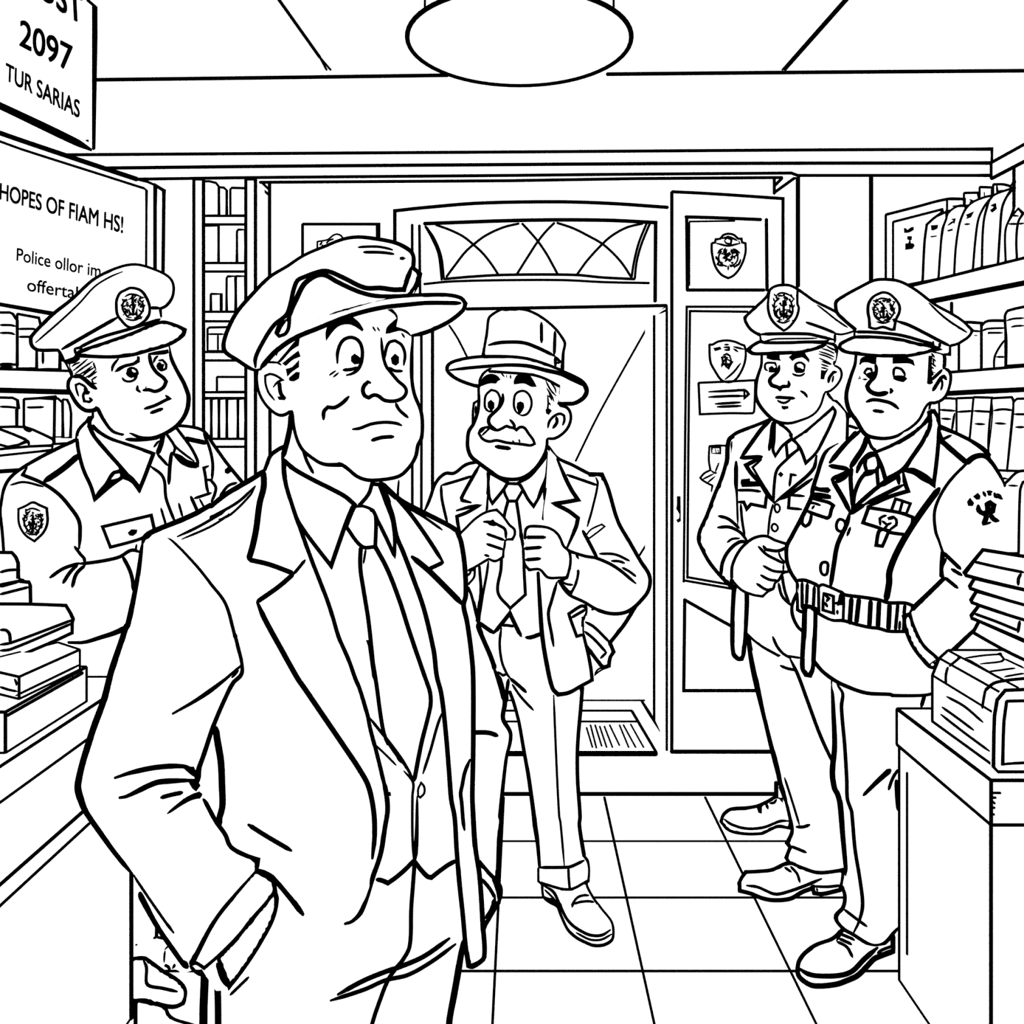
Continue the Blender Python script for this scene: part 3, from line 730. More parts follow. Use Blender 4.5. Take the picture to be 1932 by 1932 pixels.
rb('file_box', 'w 1750,1145 1790,1095 1880,1015 2000,1005 2000,1300 1895,1300 1895,1760 1755,1760', 'file box low on the right shelf, beside the sleeve of the stout officer', 'box', GL, 'w 1720,1070 1785,1080;w 1790,1140 1875,1143', .03, 5)
rb('file_box', 'w 1900,1180 1925,1110 2000,1080 2000,1780 1885,1780', 'file box cut by the frame edge, low on the right shelf', 'box', GL, '', .035, 5)
# ================================================================ people
def limb(p, P, R, n=10):
    """Tapering limb through the joints P with radii R (hidden inside the clothes)."""
    P = [Vector(a) for a in P]; o = []
    for i, c in enumerate(P):
        t = (P[min(i+1, len(P)-1)]-P[max(i-1, 0)]).normalized()
        s = t.orthogonal().normalized(); u = t.cross(s)
        o += [c+(s*math.cos(2*math.pi*k/n)+u*math.sin(2*math.pi*k/n))*R[i] for k in range(n)]
    m = len(P)
    p.add(o, [tuple(range(n)), tuple(range((m-1)*n, m*n))]+[(i*n+k, i*n+(k+1) % n, (i+1)*n+(k+1) % n, (i+1)*n+k) for i in range(m-1) for k in range(n)])
def pxl(s, Ys, rs):
    q = pts(s); return [P3(a[0], a[1], Y) for a, Y in zip(q, Ys)], [r*Y/F for r, Y in zip(rs, Ys)]
def eye(parent, skin, poly, lines, w, blots, off=.003):
    e = part('eye', parent).on(skin); e.patch(poly, off, w, rim=False, step=3)
    for s in lines.split(';'):
        if s.strip(): e.stroke(s, w, .12, off+.001)
    pu = part('pupil', e.done()).on(skin)
    for s in blots.split(';'):
        if s.strip(): pu.blot(s, off+.0025)
    pu.done()
def flap(name, parent, target, poly, w, off=.004, label=None, lines='', lw=4, blots='', rim=True, bulge=0, thick=.004, sharp=50, step=4, lift=None):
    f = part(name, parent, label).on(*target); f.patch(poly, off, w, thick, rim, sharp, bulge, step)
    L = off+.001 if lift is None else lift
    if bulge: f.on(f)
    for s in lines.split(';'):
        if s.strip(): f.stroke(s, lw, .15, .001 if bulge else L)
    for s in blots.split(';'):
        if s.strip(): f.blot(s, .002 if bulge else off+.002)
    return f.done()
# ---------------------------------------------------------------- the man in the overcoat, nearest the viewer
Yi = 1.45
man = thing('person', P3(640, 2505, Yi), 'man in flat cap, open jacket and tie, standing nearest with a hand in his pocket', 'person')
body = part('body', man)
body.fill('h 1515,900 1510,1100 1510,1250 1530,1380 1580,1510 1592,1600 1585,1720 i 1560,150 1540,250 1480,340 1420,390 1310,415 1180,420 1100,390 1040,340 985,300 850,300 760,250 690,190 650,110 625,10 h 612,1470 590,1510 540,1540 490,1530 420,1470 365,1380 345,1290 350,1200 400,1020 500,880 800,760 1200,700 1420,780', 1.40, .06, .15, 8, rim=False)
body.fill('i 605,-40 575,150 545,262 700,420 1000,590 1100,640 1240,640 1420,570 1420,330 1300,250 900,150 700,-40', 1.46, .03, .06, 6, rim=False)
limb(body, *pxl('P 640,860 650,1000 640,1300 640,1600', [1.50, 1.57, 1.59, 1.59], [60, 85, 85, 85]))
limb(body, *pxl('P 330,1080 290,1250 240,1480 330,1640 400,1800 430,1850', [1.50, 1.46, 1.43, 1.42, 1.43, 1.44], [55, 45, 36, 32, 28, 26]))
limb(body, *pxl('P 840,1080 858,1300 865,1600 868,1700', [1.52, 1.51, 1.50, 1.49], [22, 20, 15, 14]))
limb(body, *pxl('P 380,1060 600,1040 830,1060', [1.53, 1.55, 1.53], [35, 60, 30]))
limb(body, *pxl('P 560,1600 545,1900 540,2250 540,2480', [1.58, 1.58, 1.58, 1.58], [80, 80, 55, 45]))
limb(body, *pxl('P 730,1600 760,1900 770,2250 770,2480', [1.59, 1.59, 1.59, 1.6], [70, 70, 52, 45]))
body.fuse(.005); body.fused = True
B = body
B.tube([P3(a[0], a[1], 1.40) for a in smooth(pts('h 1515,925 1510,1100 1510,1250 1530,1380 1580,1510 1592,1600 1585,1720 i 1562,150 1540,250 1480,340 1420,390 1310,415 1180,420 1100,390 1040,340 985,300 945,258'))], lambda k: 8.5)
B.tube([P3(a[0], a[1], 1.40) for a in smooth(pts('i 1000,308 850,300 760,250 690,190 650,110 625,10 h 612,1465 590,1510 540,1540 490,1530 420,1470 365,1380 347,1290 352,1200 420,1150 490,1155 540,1190 575,1240'))], lambda k: 8.5-3*k)
B.strokes('h 600,1520 595,1620 575,1720 555,1800 i 535,260', 9); B.strokes('i 690,190 720,280 770,375', 5.5); B.strokes('i 1418,425 1412,500 1412,565', 4)
B.strokes('h 475,1430 430,1370 407,1300 405,1245 440,1230 490,1245 535,1275 500,1290 465,1330', 4); B.stroke('h 510,1290 520,1370 540,1410', 6.5); B.blot('h 525,1370 560,1412 550,1425 510,1422 502,1405 520,1405')
B.stroke('h 1205,1298 1185,1290 1155,1320 1145,1355 1160,1395 1190,1410 1230,1390 1265,1398 1310,1430 1390,1435 1450,1410 1475,1370 1465,1330 1410,1280 1360,1220 1322,1170 1297,1080 1285,955', lambda k: 7-2*k, .06)
B.stroke('h 1395,1450 1420,1500 1490,1562', 5.5); B.stroke('h 1040,1400 990,1450 930,1485 880,1482 850,1515 847,1578', 6.5)
B.stroke('h 1065,1650 1120,1643 1210,1610 1310,1597 1400,1605 1442,1622', 5.5); B.stroke('h 1210,1735 1290,1712 1382,1706', 6.5)
B.strokes('h 890,1240 940,1205;h 920,1255 962,1220;h 1220,870 1242,905;h 1255,875 1273,905;h 1440,920 1463,955', 3.2)
B.done()
eye(man, B, 'h 950,1165 955,1060 990,980 1050,952 1110,975 1140,1040 1135,1130 1110,1190 1050,1200', 'h 952,1150 955,1060 990,980 1050,952 1110,975 1140,1040 1137,1130 1112,1190 1070,1225 1020,1240;h 995,1200 1060,1195 1110,1180', 5.8, 'h 1082,1080 1105,1095 1120,1108 1137,1105 1137,1142 1110,1150 1082,1153 1060,1132 1060,1100')
eye(man, B, 'h 1315,1100 1322,1040 1347,990 1390,977 1440,1010 1465,1080 1455,1170 1400,1200 1340,1180', 'h 1313,1110 1322,1040 1347,990 1390,977 1440,1010 1465,1080 1456,1165;h 1345,1180 1385,1205 1447,1208', 5.2, 'h 1390,1080 1416,1102 1416,1145 1395,1163 1370,1150 1362,1110')
for a in ('h 868,970 868,905 898,842 985,798 1060,795 1112,838 1147,892 1140,902 1090,868 1040,850 970,860 920,900', 'h 1323,920 1330,880 1380,830 1405,810 1390,780 1340,742 1370,730 1412,782 1407,850 1395,875 1440,880 1485,905 1505,935 1440,900 1390,905 1350,917'):
    e = part('eyebrow', man).on(B); e.patch(a, .004, 1, .004, rim=False, sharp=40); e.blot(a, .006); e.done()
hr = part('hair', man, 'black swept sideburn'); hr.on(B).patch('h 420,1140 500,1030 640,940 665,960 668,1275 590,1280 570,1240 530,1185 480,1150', .003, 1, .003, rim=False)
for a in ('h 500,1140 560,1070 640,975 662,960 655,1012 600,1048 520,1135', 'h 540,1150 600,1100 655,1058 667,1095 610,1120 560,1165', 'h 565,1195 610,1180 657,1133 657,1175 600,1215 575,1242', 'h 588,1262 640,1218 662,1220 657,1262 620,1282 590,1277'): hr.blot(a, .005)
hr.strokes('h 490,1095 500,1060 540,1030;h 415,1140 500,1145 530,1165', 4); hr.done()
# clothes
sh = part('shirt', man); sh.fill('P 535,866 600,905 690,955 745,915 752,940 760,1000 830,1300 846,1420 790,1490 770,1490 690,1370 600,1110 545,960', 1.47, .02, .05, rim=False); sh.done()
flap('collar', sh, [sh, B], 'i 545,275 620,340 760,420 900,490 1010,550 1083,612 1060,650 1015,760 990,830 905,1075 830,980 700,805 635,690 590,560 560,420', 7.5, .016)
flap('collar', sh, [sh, B], 'i 1215,455 1270,460 1310,565 1362,710 1385,850 1385,1000 1330,880 1262,740 1215,650 1125,612 1190,530', 6.5, .016)
tie = part('tie', man).on(sh)
tie.patch('i 1140,932 1240,932 1330,1100 1420,1330 1500,1580 1620,1932 m 125,990 130,1080 110,1180 60,1380 10,1640 P 780,1478 j 1840,970 1725,780 1692,650 1650,350 1600,50 i 1235,1932 1190,1500 1150,1250 1128,1100 1130,950', .006, 7.5)
tie.stroke('i 1168,950 1150,1060', 4, .2, .008); tie.done()
flap('knot', tie, [sh], 'i 1085,625 1180,627 1228,660 1245,720 1240,932 1140,930 1020,782 1055,690', 6.5, .012)
ve = part('vest', man)
ve.fill('P 698,1350 740,1410 782,1474 797,1458 833,1344 862,1480 892,1622 862,1628 812,1656 782,1624 735,1664 700,1658 735,1560 735,1480', 1.452, .015, .05, rim=False)
ve.strokes('j 1600,622 1690,735 1740,795 1850,945 1932,1090;m 215,1150 180,1250 130,1430 72,1610', 5); ve.stroke('j 1640,825 1720,900 1802,982', 3.5)
ve.strokes('l 490,10 560,95 556,200 556,500 567,700', 4.5); ve.stroke('l 592,200 588,500 574,690', lambda k: 4+5*k)
ve.stroke('l 280,835 320,840 370,862 430,820 500,760 567,692 620,760 670,812 700,820 760,772 830,722 892,690', 7.5, .03)
ve.done(); flap('button', ve, [ve], 'l 622,100 645,130 645,180 615,212 600,200 600,150', 3.8, .003)
tr = part('trousers', man)
tr.fill('P 386,1832 470,1800 640,1600 780,1560 900,1600 890,1720 870,1790 858,1850 845,1932 835,2200 830,2470 720,2480 715,2200 700,1990 690,2200 660,2480 480,2480 440,2300 386,1960', 1.53, .05, .12, 9, rim=False, R=60)
tr.stroke('P 778,1600 l 570,700 562,850 547,1050 535,1340 480,1450 430,1510 370,1600 310,1750 250,1932 P 690,1990', 7, .05)
tr.tube([P3(a[0], a[1], 1.528) for a in smooth(pts('l 945,1300 920,1400 900,1530 870,1700 830,1932 P 838,2200 832,2470'))], 13)
tr.strokes('k 1355,1710 1560,1600 1760,1520 l 430,1510 640,1420 840,1280', 7.5); tr.strokes('k 1300,1755 1560,1670 1720,1600 l 520,1560 700,1460 885,1325', 6.5)
tr.tube([P3(387,1828,1.46), P3(384,1900,1.47), P3(382,2100,1.528), P3(440,2470,1.528)], 13); tr.stroke('P 409,1834 411,1880 413,2000 430,2300', 10.5, .0, Y=1.462)
tr.done()
for a in ('P 470,2470 670,2470 660,2540 640,2580 520,2585 470,2560', 'P 715,2465 835,2465 860,2510 850,2550 760,2560 710,2530'):
    s = part('shoe', man); s.fill(a, 1.40, .1, .2, 8); s.done()
jk = part('jacket', man)
jk.fill('i 530,205 460,230 425,300 400,360 340,400 240,460 100,540 0,620 c 1600,940 1480,1010 1330,1075 1180,1135 1110,1172 P 300,1100 340,1300 385,1400 400,1520 420,1560 440,1600 486,1630 520,1660 560,1780 640,1770 k 1410,1170 1465,1150 1535,1070 1615,895 j 1620,1830 1680,1650 1712,1450 1732,1320 1722,1200 1690,1050 1640,850 1600,700 1580,600 1520,400 i 1085,1932 1030,1780 960,1620 900,1420 850,1280 760,1050 680,830 600,600 545,400', 1.415, .04, .26, 8, rim=False, R=70)
jk.fill('i 1290,455 1430,580 1600,672 1770,758 1862,812 n 335,830 360,900 387,1080 395,1300 m 378,330 403,450 432,650 450,850 452,1300 450,1500 l 1008,200 1012,300 1032,600 1062,800 1090,1200 1098,1420 1060,1462 1010,1490 985,1485 965,1350 942,1100 915,850 895,600 880,360 m 290,1800 275,1600 250,1300 215,1000 180,860 i 1687,1720 1612,1400 1535,1180 1455,970 1405,850 1372,690', 1.425, .015, .22, 9.5, rim=True, R=40)
E = 1.413
def edge(p, s, Y, w, taper=.04): p.tube([P3(a[0], a[1], Y) for a in smooth(pts(s))], w, False, taper)
edge(jk, 'i 560,165 500,195 445,240 420,300 400,360', E, 7); edge(jk, 'i 400,350 340,400 240,460 100,545 0,625 c 1600,945 1480,1010 1330,1075 1180,1135 1115,1172 1085,1230', E, 11)
jk.strokes('c 1345,1178 1500,1105 1700,990 i 0,705 200,590 330,470', 5); jk.strokes('c 1380,1197 1600,1100 1750,1005 i 60,730 150,680 290,540 330,470', 4)
jk.stroke('i 392,360 392,480 362,600 335,800 310,920 278,1032', 10, .03); jk.stroke('i 278,1030 430,1065 620,1135', 8, .02); jk.stroke('i 708,1032 620,1140', 5.5)
jk.stroke('i 620,1138 500,1240 340,1352', 8, .05); jk.stroke('i 342,1350 400,1480 520,1700 650,1932 j 1100,390 1250,610 1400,830 1520,1010 1590,1140 1630,1330 1637,1500 1620,1692', 8.5, .05)
edge(jk, 'i 535,225 545,400 600,600 680,830 760,1050 850,1280 900,1420 960,1620 1030,1780 1085,1932 j 1520,400 1580,600 1600,700 1640,850 1690,1050 1722,1200 1732,1320 1712,1450 1680,1650 1620,1830 k 1535,1070 1465,1150 1410,1170', E, lambda k: 8 if k < .7 else 10)
jk.stroke('j 430,690 445,800 470,950 480,1150 483,1290 462,1380 462,1440', 11, .05)
jk.strokes('j 675,1430 800,1510 1008,1632', 7); jk.stroke('k 745,760 870,830 980,950 1097,1105', 9); jk.stroke('k 540,1712 682,1575', 5)
jk.strokes('i 1310,460 1420,580 1520,700 1640,870 1755,1050', 7); jk.stroke('i 1758,1050 1640,1105', 7); jk.stroke('i 1515,1005 1640,1108 1760,1225 1905,1372', 9.5); jk.stroke('i 1440,610 1600,700 1750,805', 4.5)
jk.strokes('m 430,1500 390,1600 370,1700 l 922,180 930,250 942,400 952,462', 6.5)
jk.done()
sl = part('sleeve', jk)
sl.fill('c 1085,1210 1065,1400 1040,1560 980,1850 d 970,570 920,720 860,900 800,1130 730,1320 665,1520 620,1680 600,1800 e 608,150 660,310 740,430 860,600 1010,795 1075,930 1190,1165 1300,1330 1425,1505 k 240,1478 300,1360 385,1200 480,1060 600,920 735,765 750,690 640,650 540,590 500,500 430,400 335,225 j 290,1160 280,1060 335,900 405,690 485,500 560,345 622,290 625,200 600,100 575,0 c 1780,1932 1710,1690 1600,1540 1480,1390 1300,1205 1220,1165', 1.375, .04, .14, 10, rim=False, R=45)
Z = 1.374
edge(sl, 'c 1100,1190 1085,1250 1065,1400 1040,1560 980,1850 d 970,570 920,720 860,900 800,1130 730,1320 665,1520 620,1680 600,1800 632,1910 e 660,310 740,430 860,600 1010,795', Z, lambda k: 8+7*math.sin(3.0*k)); sl.stroke('e 1015,800 1095,920 1205,1080 1320,1242', 5)
edge(sl, 'e 1060,935 1190,1165 1300,1330 1425,1505', Z, 11)
edge(sl, 'k 240,1478 300,1360 385,1200 480,1060 600,920 735,765', Z, lambda k: 12-6*k); edge(sl, 'k 735,770 748,690 640,650 540,590 500,500 430,400 335,225', Z, 9)
edge(sl, 'j 265,1160 290,1090 300,1000 335,900 405,690 485,500 560,355 622,290 622,200 600,100 575,0 c 1780,1932 1710,1690 1600,1540 1480,1390 1300,1205 1258,1188', Z, lambda k: 11-6*k)
sl.stroke('d 1310,1235 1500,1125 1650,1020 1830,870', 8, .5); sl.stroke('d 870,1722 1000,1680 1200,1640 1400,1635 1480,1670', 8.5, .3); sl.stroke('d 905,1872 960,1862 1180,1760 1300,1745 1480,1740', 9, .3)
sl.blot('d 1430,1740 1490,1735 1518,1780 1490,1818 1465,1800'); sl.stroke('d 1220,1872 1300,1850 1388,1832', 7); sl.stroke('e 1270,335 1400,240 1470,205 1530,190', lambda k: 4+7*k, .1); sl.stroke('d 1810,905 1760,960', 5); sl.stroke('k 590,950 490,1070 400,1190', 3.5)
sl.blot('d 1390,1640 1470,1640 1500,1720 1460,1700')
sl.done()
cu = part('shirt_cuff', sh); cu.fill('k 735,772 868,845 872,925 700,1135 600,1260 470,1392 345,1502 285,1465 242,1478 385,1200 600,920', 1.40, .012, .03, 7); cu.stroke('k 235,1490 290,1545 345,1565', 5, .1); cu.done()
pf = part('pocket', jk, 'open jacket pocket over the hidden hand'); pf.fill('k 870,850 882,940 893,990 862,1130 780,1290 680,1450 570,1600 535,1640 520,1600 455,1430 600,1270 700,1150 865,935', 1.408, .012, .03, 8); pf.stroke('k 440,1470 480,1590 530,1650', 6); pf.done()
# flat cap
cp = part('cap', man)
cp.fill('h 320,1195 200,1120 105,1055 95,1000 135,880 200,760 330,610 440,500 570,420 700,335 850,270 1000,212 1110,197 1250,212 1400,245 1500,300 1525,340 1520,430 1572,472 1560,530 1520,640 1300,740 1050,800 800,890 620,970 480,1070 375,1190', 1.32, .07, .16, 10, rim=False, R=70)
edge(cp, 'h 375,1190 320,1195 200,1120 105,1055 97,1000 135,880 200,760 330,610 440,500 570,420 700,335 850,270 1000,212 1110,197 1250,212 1400,245 1500,300 1522,345 1520,430 1572,472 1560,530 1520,630', 1.319, lambda k: 9+1.5*math.sin(k*9))
cp.stroke('h 330,1180 330,1110 380,1000 470,860 565,780 595,700 620,590 650,520 710,490 790,460 850,447 900,455 1000,500 1160,575 1280,577 1380,590 1455,588 1485,500 1515,420', lambda k: 6.5+2*k, .03)
cp.stroke('h 575,830 602,740 640,660 690,560 730,520 800,480 860,480 950,530 1100,600 1200,630 1290,640 1490,632 1540,560 1560,490', lambda k: 9-2.5*k, .05); cp.stroke('h 740,490 800,465 870,460', 8)
cp.stroke('h 590,780 580,885 555,925 510,942 487,918 510,860 545,810', 6, .05); cp.stroke('h 565,815 520,880 505,920', 4); cp.strokes('h 1110,268 1260,266 1372,288;h 1150,305 1290,308 1382,320', 5.5); cp.blot('h 1430,345 1450,342 1465,352 1450,362 1432,358')
cp.done()
vi = part('visor', cp)
vi.fill('h 600,885 800,800 1000,740 1280,660 1500,636 1640,630 1790,632 1890,655 1924,695 1905,745 1800,830 1680,890 1600,920 1515,940 1480,900 1400,870 1410,790 1370,735 1280,748 1050,795 800,885 620,970 480,1070 375,1190 420,1060 500,970', 1.285, .015, .03, 6, rim=False)
V = 1.2695
edge(vi, 'h 600,882 800,800 1000,740 1280,662 1500,636 1640,630 1790,632 1890,655 1924,695 1905,745 1800,830 1680,890 1600,920 1515,940', 1.283, lambda k: 5.5+2.5*k)
vi.stroke('h 370,1185 480,1062 620,962 800,885 1050,787 1280,728 1500,702 1640,690 1890,692', lambda k: 8.5-1.5*k, .02)
vi.done()
def rimline(p, s, Y, w, taper=0): p.tube([P3(a[0], a[1], Y(*a)-.001 if callable(Y) else Y) for a in smooth(pts(s))], w, False, taper)
def crest(p, cx, cy, rx, ry, seed, w=3.2, lift=.001):
    """Laurel, scroll and central star of a police badge."""
    rd = random.Random(seed)
    J = lambda k: rd.uniform(-k, k)
    for sg in (-1, 1):
        q = [(cx+sg*rx*.62*math.cos(a)*(1+J(.08)), cy+ry*.55*math.sin(a)*(1+J(.08))) for a in (-.9, -.4, .1, .6, 1.1, 1.45)]
        p.stroke(q, w, .2, lift)
        for a in (-.5, 0, .5, 1.0):
            x, y = cx+sg*rx*.62*math.cos(a), cy+ry*.55*math.sin(a)
            p.stroke([(x, y), (x-sg*rx*.22, y-ry*.14+J(2))], w*.9, .3, lift)
            p.stroke([(x, y), (x+sg*rx*.12, y-ry*.16+J(2))], w*.9, .3, lift)
    p.stroke([(cx, cy-ry*.35), (cx+J(1), cy), (cx, cy+ry*.38)], w*1.3, .1, lift)
    p.stroke([(cx-rx*.25, cy+ry*.05), (cx-rx*.18, cy+ry*.3), (cx, cy+ry*.38), (cx+rx*.18, cy+ry*.3), (cx+rx*.25, cy+ry*.05)], w, .2, lift)
    p.stroke([(cx-rx*.2, cy-ry*.12), (cx+rx*.2, cy-ry*.14)], w, .2, lift)
    p.stroke([(cx-rx*.5, cy-ry*.55), (cx-rx*.2, cy-ry*.68), (cx+rx*.15, cy-ry*.66), (cx+rx*.5, cy-ry*.55)], w, .2, lift)
    p.stroke([(cx-rx*.45, cy+ry*.58), (cx, cy+ry*.66), (cx+rx*.42, cy+ry*.56)], w, .2, lift)
    for k in range(34):
        x, y = cx+J(rx*.62), cy+J(ry*.6)-ry*.03; p.stroke([(x, y), (x+J(5), y+J(4)), (x+J(6), y+J(6)+2)], w*.8, .2, lift)
def badge(parent, target, s, seed, w=4.5, label=None, off=.006, k=1.0, lw=3.2):
    b = part('badge', parent, label).on(*target); b.patch(s, off, w, .004, True, 60, 0, 4)
    q = np.array(pts(s)); lo, hi = q.min(0), q.max(0); c = (lo+hi)/2; r = (hi-lo)/2
    crest(b, c[0], c[1], r[0]*k, r[1]*k, seed, lw, off+.001); b.done()
def hatch(p, lines, w=3): 
    for s in lines.split(';'): p.stroke(s, w, .25, .005)
# ---------------------------------------------------------------- officer at the left, behind the counter
Yl = 2.35
man = thing('person', P3(310, 1900, Yl), 'policeman in peaked cap at the left, behind the stacked books, looking right', 'person')
body = part('body', man)
body.fill('b 1280,1400 1295,1510 1335,1600 1390,1700 1425,1790 c 1428,130 1420,200 1390,270 1330,340 1230,400 1150,425 1060,420 1000,395 935,400 860,375 800,300 745,195 700,215 650,215 590,165 545,90 b 525,1750 525,1690 555,1650 505,1540 560,1380 800,1300 1100,1270', Yl-.09, .07, .17, 6, rim=False)
body.fill('c 690,120 690,350 760,420 1000,520 1200,570 1260,400 1200,200 900,60', Yl-.005, .02, .08, 5, rim=False)
limb(body, *pxl('P 235,830 230,950 240,1120 270,1300', [Yl+.08, Yl+.13, Yl+.13, Yl+.13], [40, 75, 75, 70]))
limb(body, *pxl('P 240,1250 275,1550 290,1850', [Yl+.1, Yl+.08, Yl+.1], [50, 42, 30])); limb(body, *pxl('P 310,1250 345,1550 360,1850', [Yl+.12, Yl+.1, Yl+.12], [48, 38, 30]))
limb(body, *pxl('P 90,930 80,1050 140,1140 240,1150', [Yl+.03, Yl+.01, Yl+.0, Yl-.01], [34, 30, 26, 22]))
body.fuse(.007); body.fused = True; B = body; Z = Yl-.091
rimline(B, 'b 1275,1425 1295,1510 1335,1600 1390,1700 1425,1790 c 1428,130 1420,200 1390,270 1330,340 1230,400 1150,425 1060,418 990,380', Z, lambda k: 7+2*math.sin(3.14*k))
rimline(B, 'c 935,400 860,375 800,300 740,192 715,213 650,213 590,165 545,90 b 527,1750 527,1690 555,1652 525,1580 490,1520', Z, lambda k: 6+3*math.sin(3.14*k))
B.strokes('b 555,1655 600,1648 640,1670 690,1715 733,1747', 7.5); B.strokes('b 597,1802 580,1745 578,1715 600,1705 640,1725 668,1768', 4); B.stroke('b 645,1760 632,1800 642,1838 680,1845 695,1830 678,1812', 4.5); B.blot('b 640,1745 680,1770 672,1785 640,1785')
B.strokes('c 705,225 705,350', 4); B.strokes('c 955,438 1050,442 1180,428 1235,405', 6.5)
B.stroke('b 1132,1480 1150,1560 1190,1622 1240,1660 1262,1690 1240,1735 1180,1765 1130,1752 1085,1757', 6, .05); B.stroke('b 1045,1720 1042,1752 1068,1772', 4.5); B.strokes('b 1105,1740 1112,1728', 3)
B.stroke('b 1095,1898 1180,1870 1250,1835 1285,1818 1258,1795', 5.5, .1); B.stroke('b 1142,1930 1237,1895', 6); B.stroke('b 850,1612 858,1570 900,1515', 4.5, .3)
B.done()
eye(man, B, 'b 932,1660 960,1640 965,1600 1000,1585 1040,1600 1045,1640 1020,1675 985,1688', 'b 968,1625 975,1598 1000,1586 1035,1600 1045,1630 1020,1662;b 928,1660 945,1682 985,1690 1025,1672 1043,1640', 4, 'b 960,1630 972,1598 995,1592 1000,1612 1012,1625 1035,1625 1030,1645 1000,1660 975,1650')
eye(man, B, 'b 1165,1540 1190,1500 1250,1490 1265,1560 1255,1600 1200,1605 1170,1580', 'b 1203,1530 1235,1527 1262,1560 1260,1592 1225,1605 1195,1588;b 1165,1548 1178,1515 1200,1495', 4, 'b 1190,1575 1200,1552 1215,1545 1225,1560 1242,1560 1235,1590 1210,1595')
for a in ('b 875,1615 900,1585 950,1562 1010,1548 1042,1525 1045,1500 1058,1505 1058,1540 1020,1562 950,1580 900,1610', 'b 1130,1478 1180,1465 1275,1450 1278,1470 1250,1480 1150,1485'):
    e = part('eyebrow', man).on(B); e.patch(a, .004, 1, .004, rim=False, sharp=40, step=3); e.blot(a, .006); e.done()
hr = part('hair', man, 'short hatched hair above the ear'); hr.on(B).patch('b 505,1540 600,1510 720,1515 735,1740 690,1712 640,1668 600,1648 556,1650', .003, 1, .003, rim=False)
hatch(hr, 'B 1095,1220 1140,1185 1215,1155;B 1110,1285 1200,1215 1330,1105;B 1140,1330 1260,1240 1410,1140;B 1200,1345 1300,1290 1395,1215;B 1240,1375 1340,1290 1440,1230;B 1290,1390 1370,1350 1460,1260;B 1340,1390 1470,1295;B 1385,1425 1470,1370;B 1420,1160 1430,1200 1455,1260;B 1400,1420 1410,1480 1470,1475', 3)
hr.blot('B 960,1120 1050,1090 1180,1050 1210,1100 1140,1160 1065,1175 1060,1230 1100,1300 1110,1345 1080,1360 1050,1270 1010,1190', .004); hr.done()
sh = part('shirt', man)
sh.fill('c 700,240 600,330 588,440 400,530 200,640 90,722 35,810 12,900 5,1000 20,1150 30,1300 d 30,640 300,690 500,692 640,688 760,652 880,612 975,572 P 330,1190 400,1100 c 1850,790 1720,620 1620,480 1550,380 1480,350 1345,340 1270,400 1150,440 950,440 850,380', Yl-.01, .05, .22, 7, rim=False, R=90)
Z = Yl-.011
rimline(sh, 'c 582,445 400,530 200,640 90,722 40,800 18,900 8,1000 22,1150 32,1290', Z, lambda k: 8-2*k); rimline(sh, 'c 1345,335 1480,352 1550,382 1620,480 1720,620 1860,790', Z, 6.5)
rimline(sh, 'd 520,690 640,688 760,652 880,612 975,568', Z, lambda k: 6+6*k)
rimline(sh, 'c 1860,790 P 466,920 450,1000 405,1100 335,1190 246,1183', Z, 6.5); sh.strokes('P 420,930 400,1010 360,1080 300,1110;P 300,1120 380,1090', 5.5); sh.strokes('c 205,650 172,708 320,770 440,850 530,950 600,1060 607,1180 600,1270', 6); sh.strokes('c 80,785 180,763 330,798', 4); sh.strokes('c 335,760 480,660 605,552', 10); sh.strokes('c 565,1250 610,1310 640,1345 642,1378', 5)
sh.stroke('c 600,1382 650,1380 800,1358 910,1330 1000,1280 1070,1297', 6); sh.strokes('c 378,1490 480,1420 605,1378;c 478,1532 530,1450 590,1388', 6); sh.stroke('c 548,1562 580,1460 645,1395', 6, .1)
sh.stroke('c 930,1325 980,1420 1005,1500 1012,1590', 6, .1); sh.stroke('c 1037,1235 1030,1285', 3.5)
sh.strokes('c 1140,640 1238,725 1260,880 1290,970 1332,1075', 5); sh.stroke('c 1303,535 1290,640 1282,780', 6); sh.strokes('c 1222,960 1262,1095;c 1357,922 1386,1027', 4)
sh.stroke('c 1240,400 1222,480 1195,552', 8, .05); sh.stroke('c 1195,550 1275,638', 5); sh.stroke('c 1205,450 1168,498', 4)
sh.strokes('c 1400,430 1480,447 1572,467', 8); sh.strokes('c 1545,392 1590,500 1615,620 1610,745', 5); sh.strokes('c 1585,640 1548,655 1560,720 1570,800 1583,850;c 1565,745 1600,747 1638,800 1632,850 1605,915;c 1475,887 1605,845', 5); sh.stroke('c 1448,870 1502,990', 5.5); sh.strokes('c 1515,890 1550,955', 3.5); sh.blot('c 1710,670 1735,650 1755,680 1730,698 1712,690'); sh.stroke('c 1670,870 1735,790 1800,768', 5)
sh.done()
T = [sh, B]
flap('collar', sh, T, 'c 680,285 600,370 588,440 605,560 640,680 690,790 722,892 840,790 930,725 910,640 820,540 720,420 682,345', 6.5, .012, blots='c 722,900 735,850 800,770 850,690 900,670 920,690 870,700 835,745 860,745 930,725 840,795')
flap('collar', sh, T, 'c 705,340 760,390 850,440 1000,490 1165,548 1130,640 1100,720 1058,822 1000,745 910,640 820,540 720,420 682,345', 6.5, .015, blots='c 905,660 1000,720 1060,790 1055,822 990,760 930,735')
flap('collar', sh, T, 'c 1265,395 1335,345 1400,430 1450,500 1500,600 1500,640 1440,640 1380,615 1318,545 1330,500', 5, .012, blots='c 1305,540 1370,560 1420,595 1495,620 1505,635 1490,655 1430,648 1370,612 1325,560', lines='c 1270,400 1330,490 1400,550 1475,605')
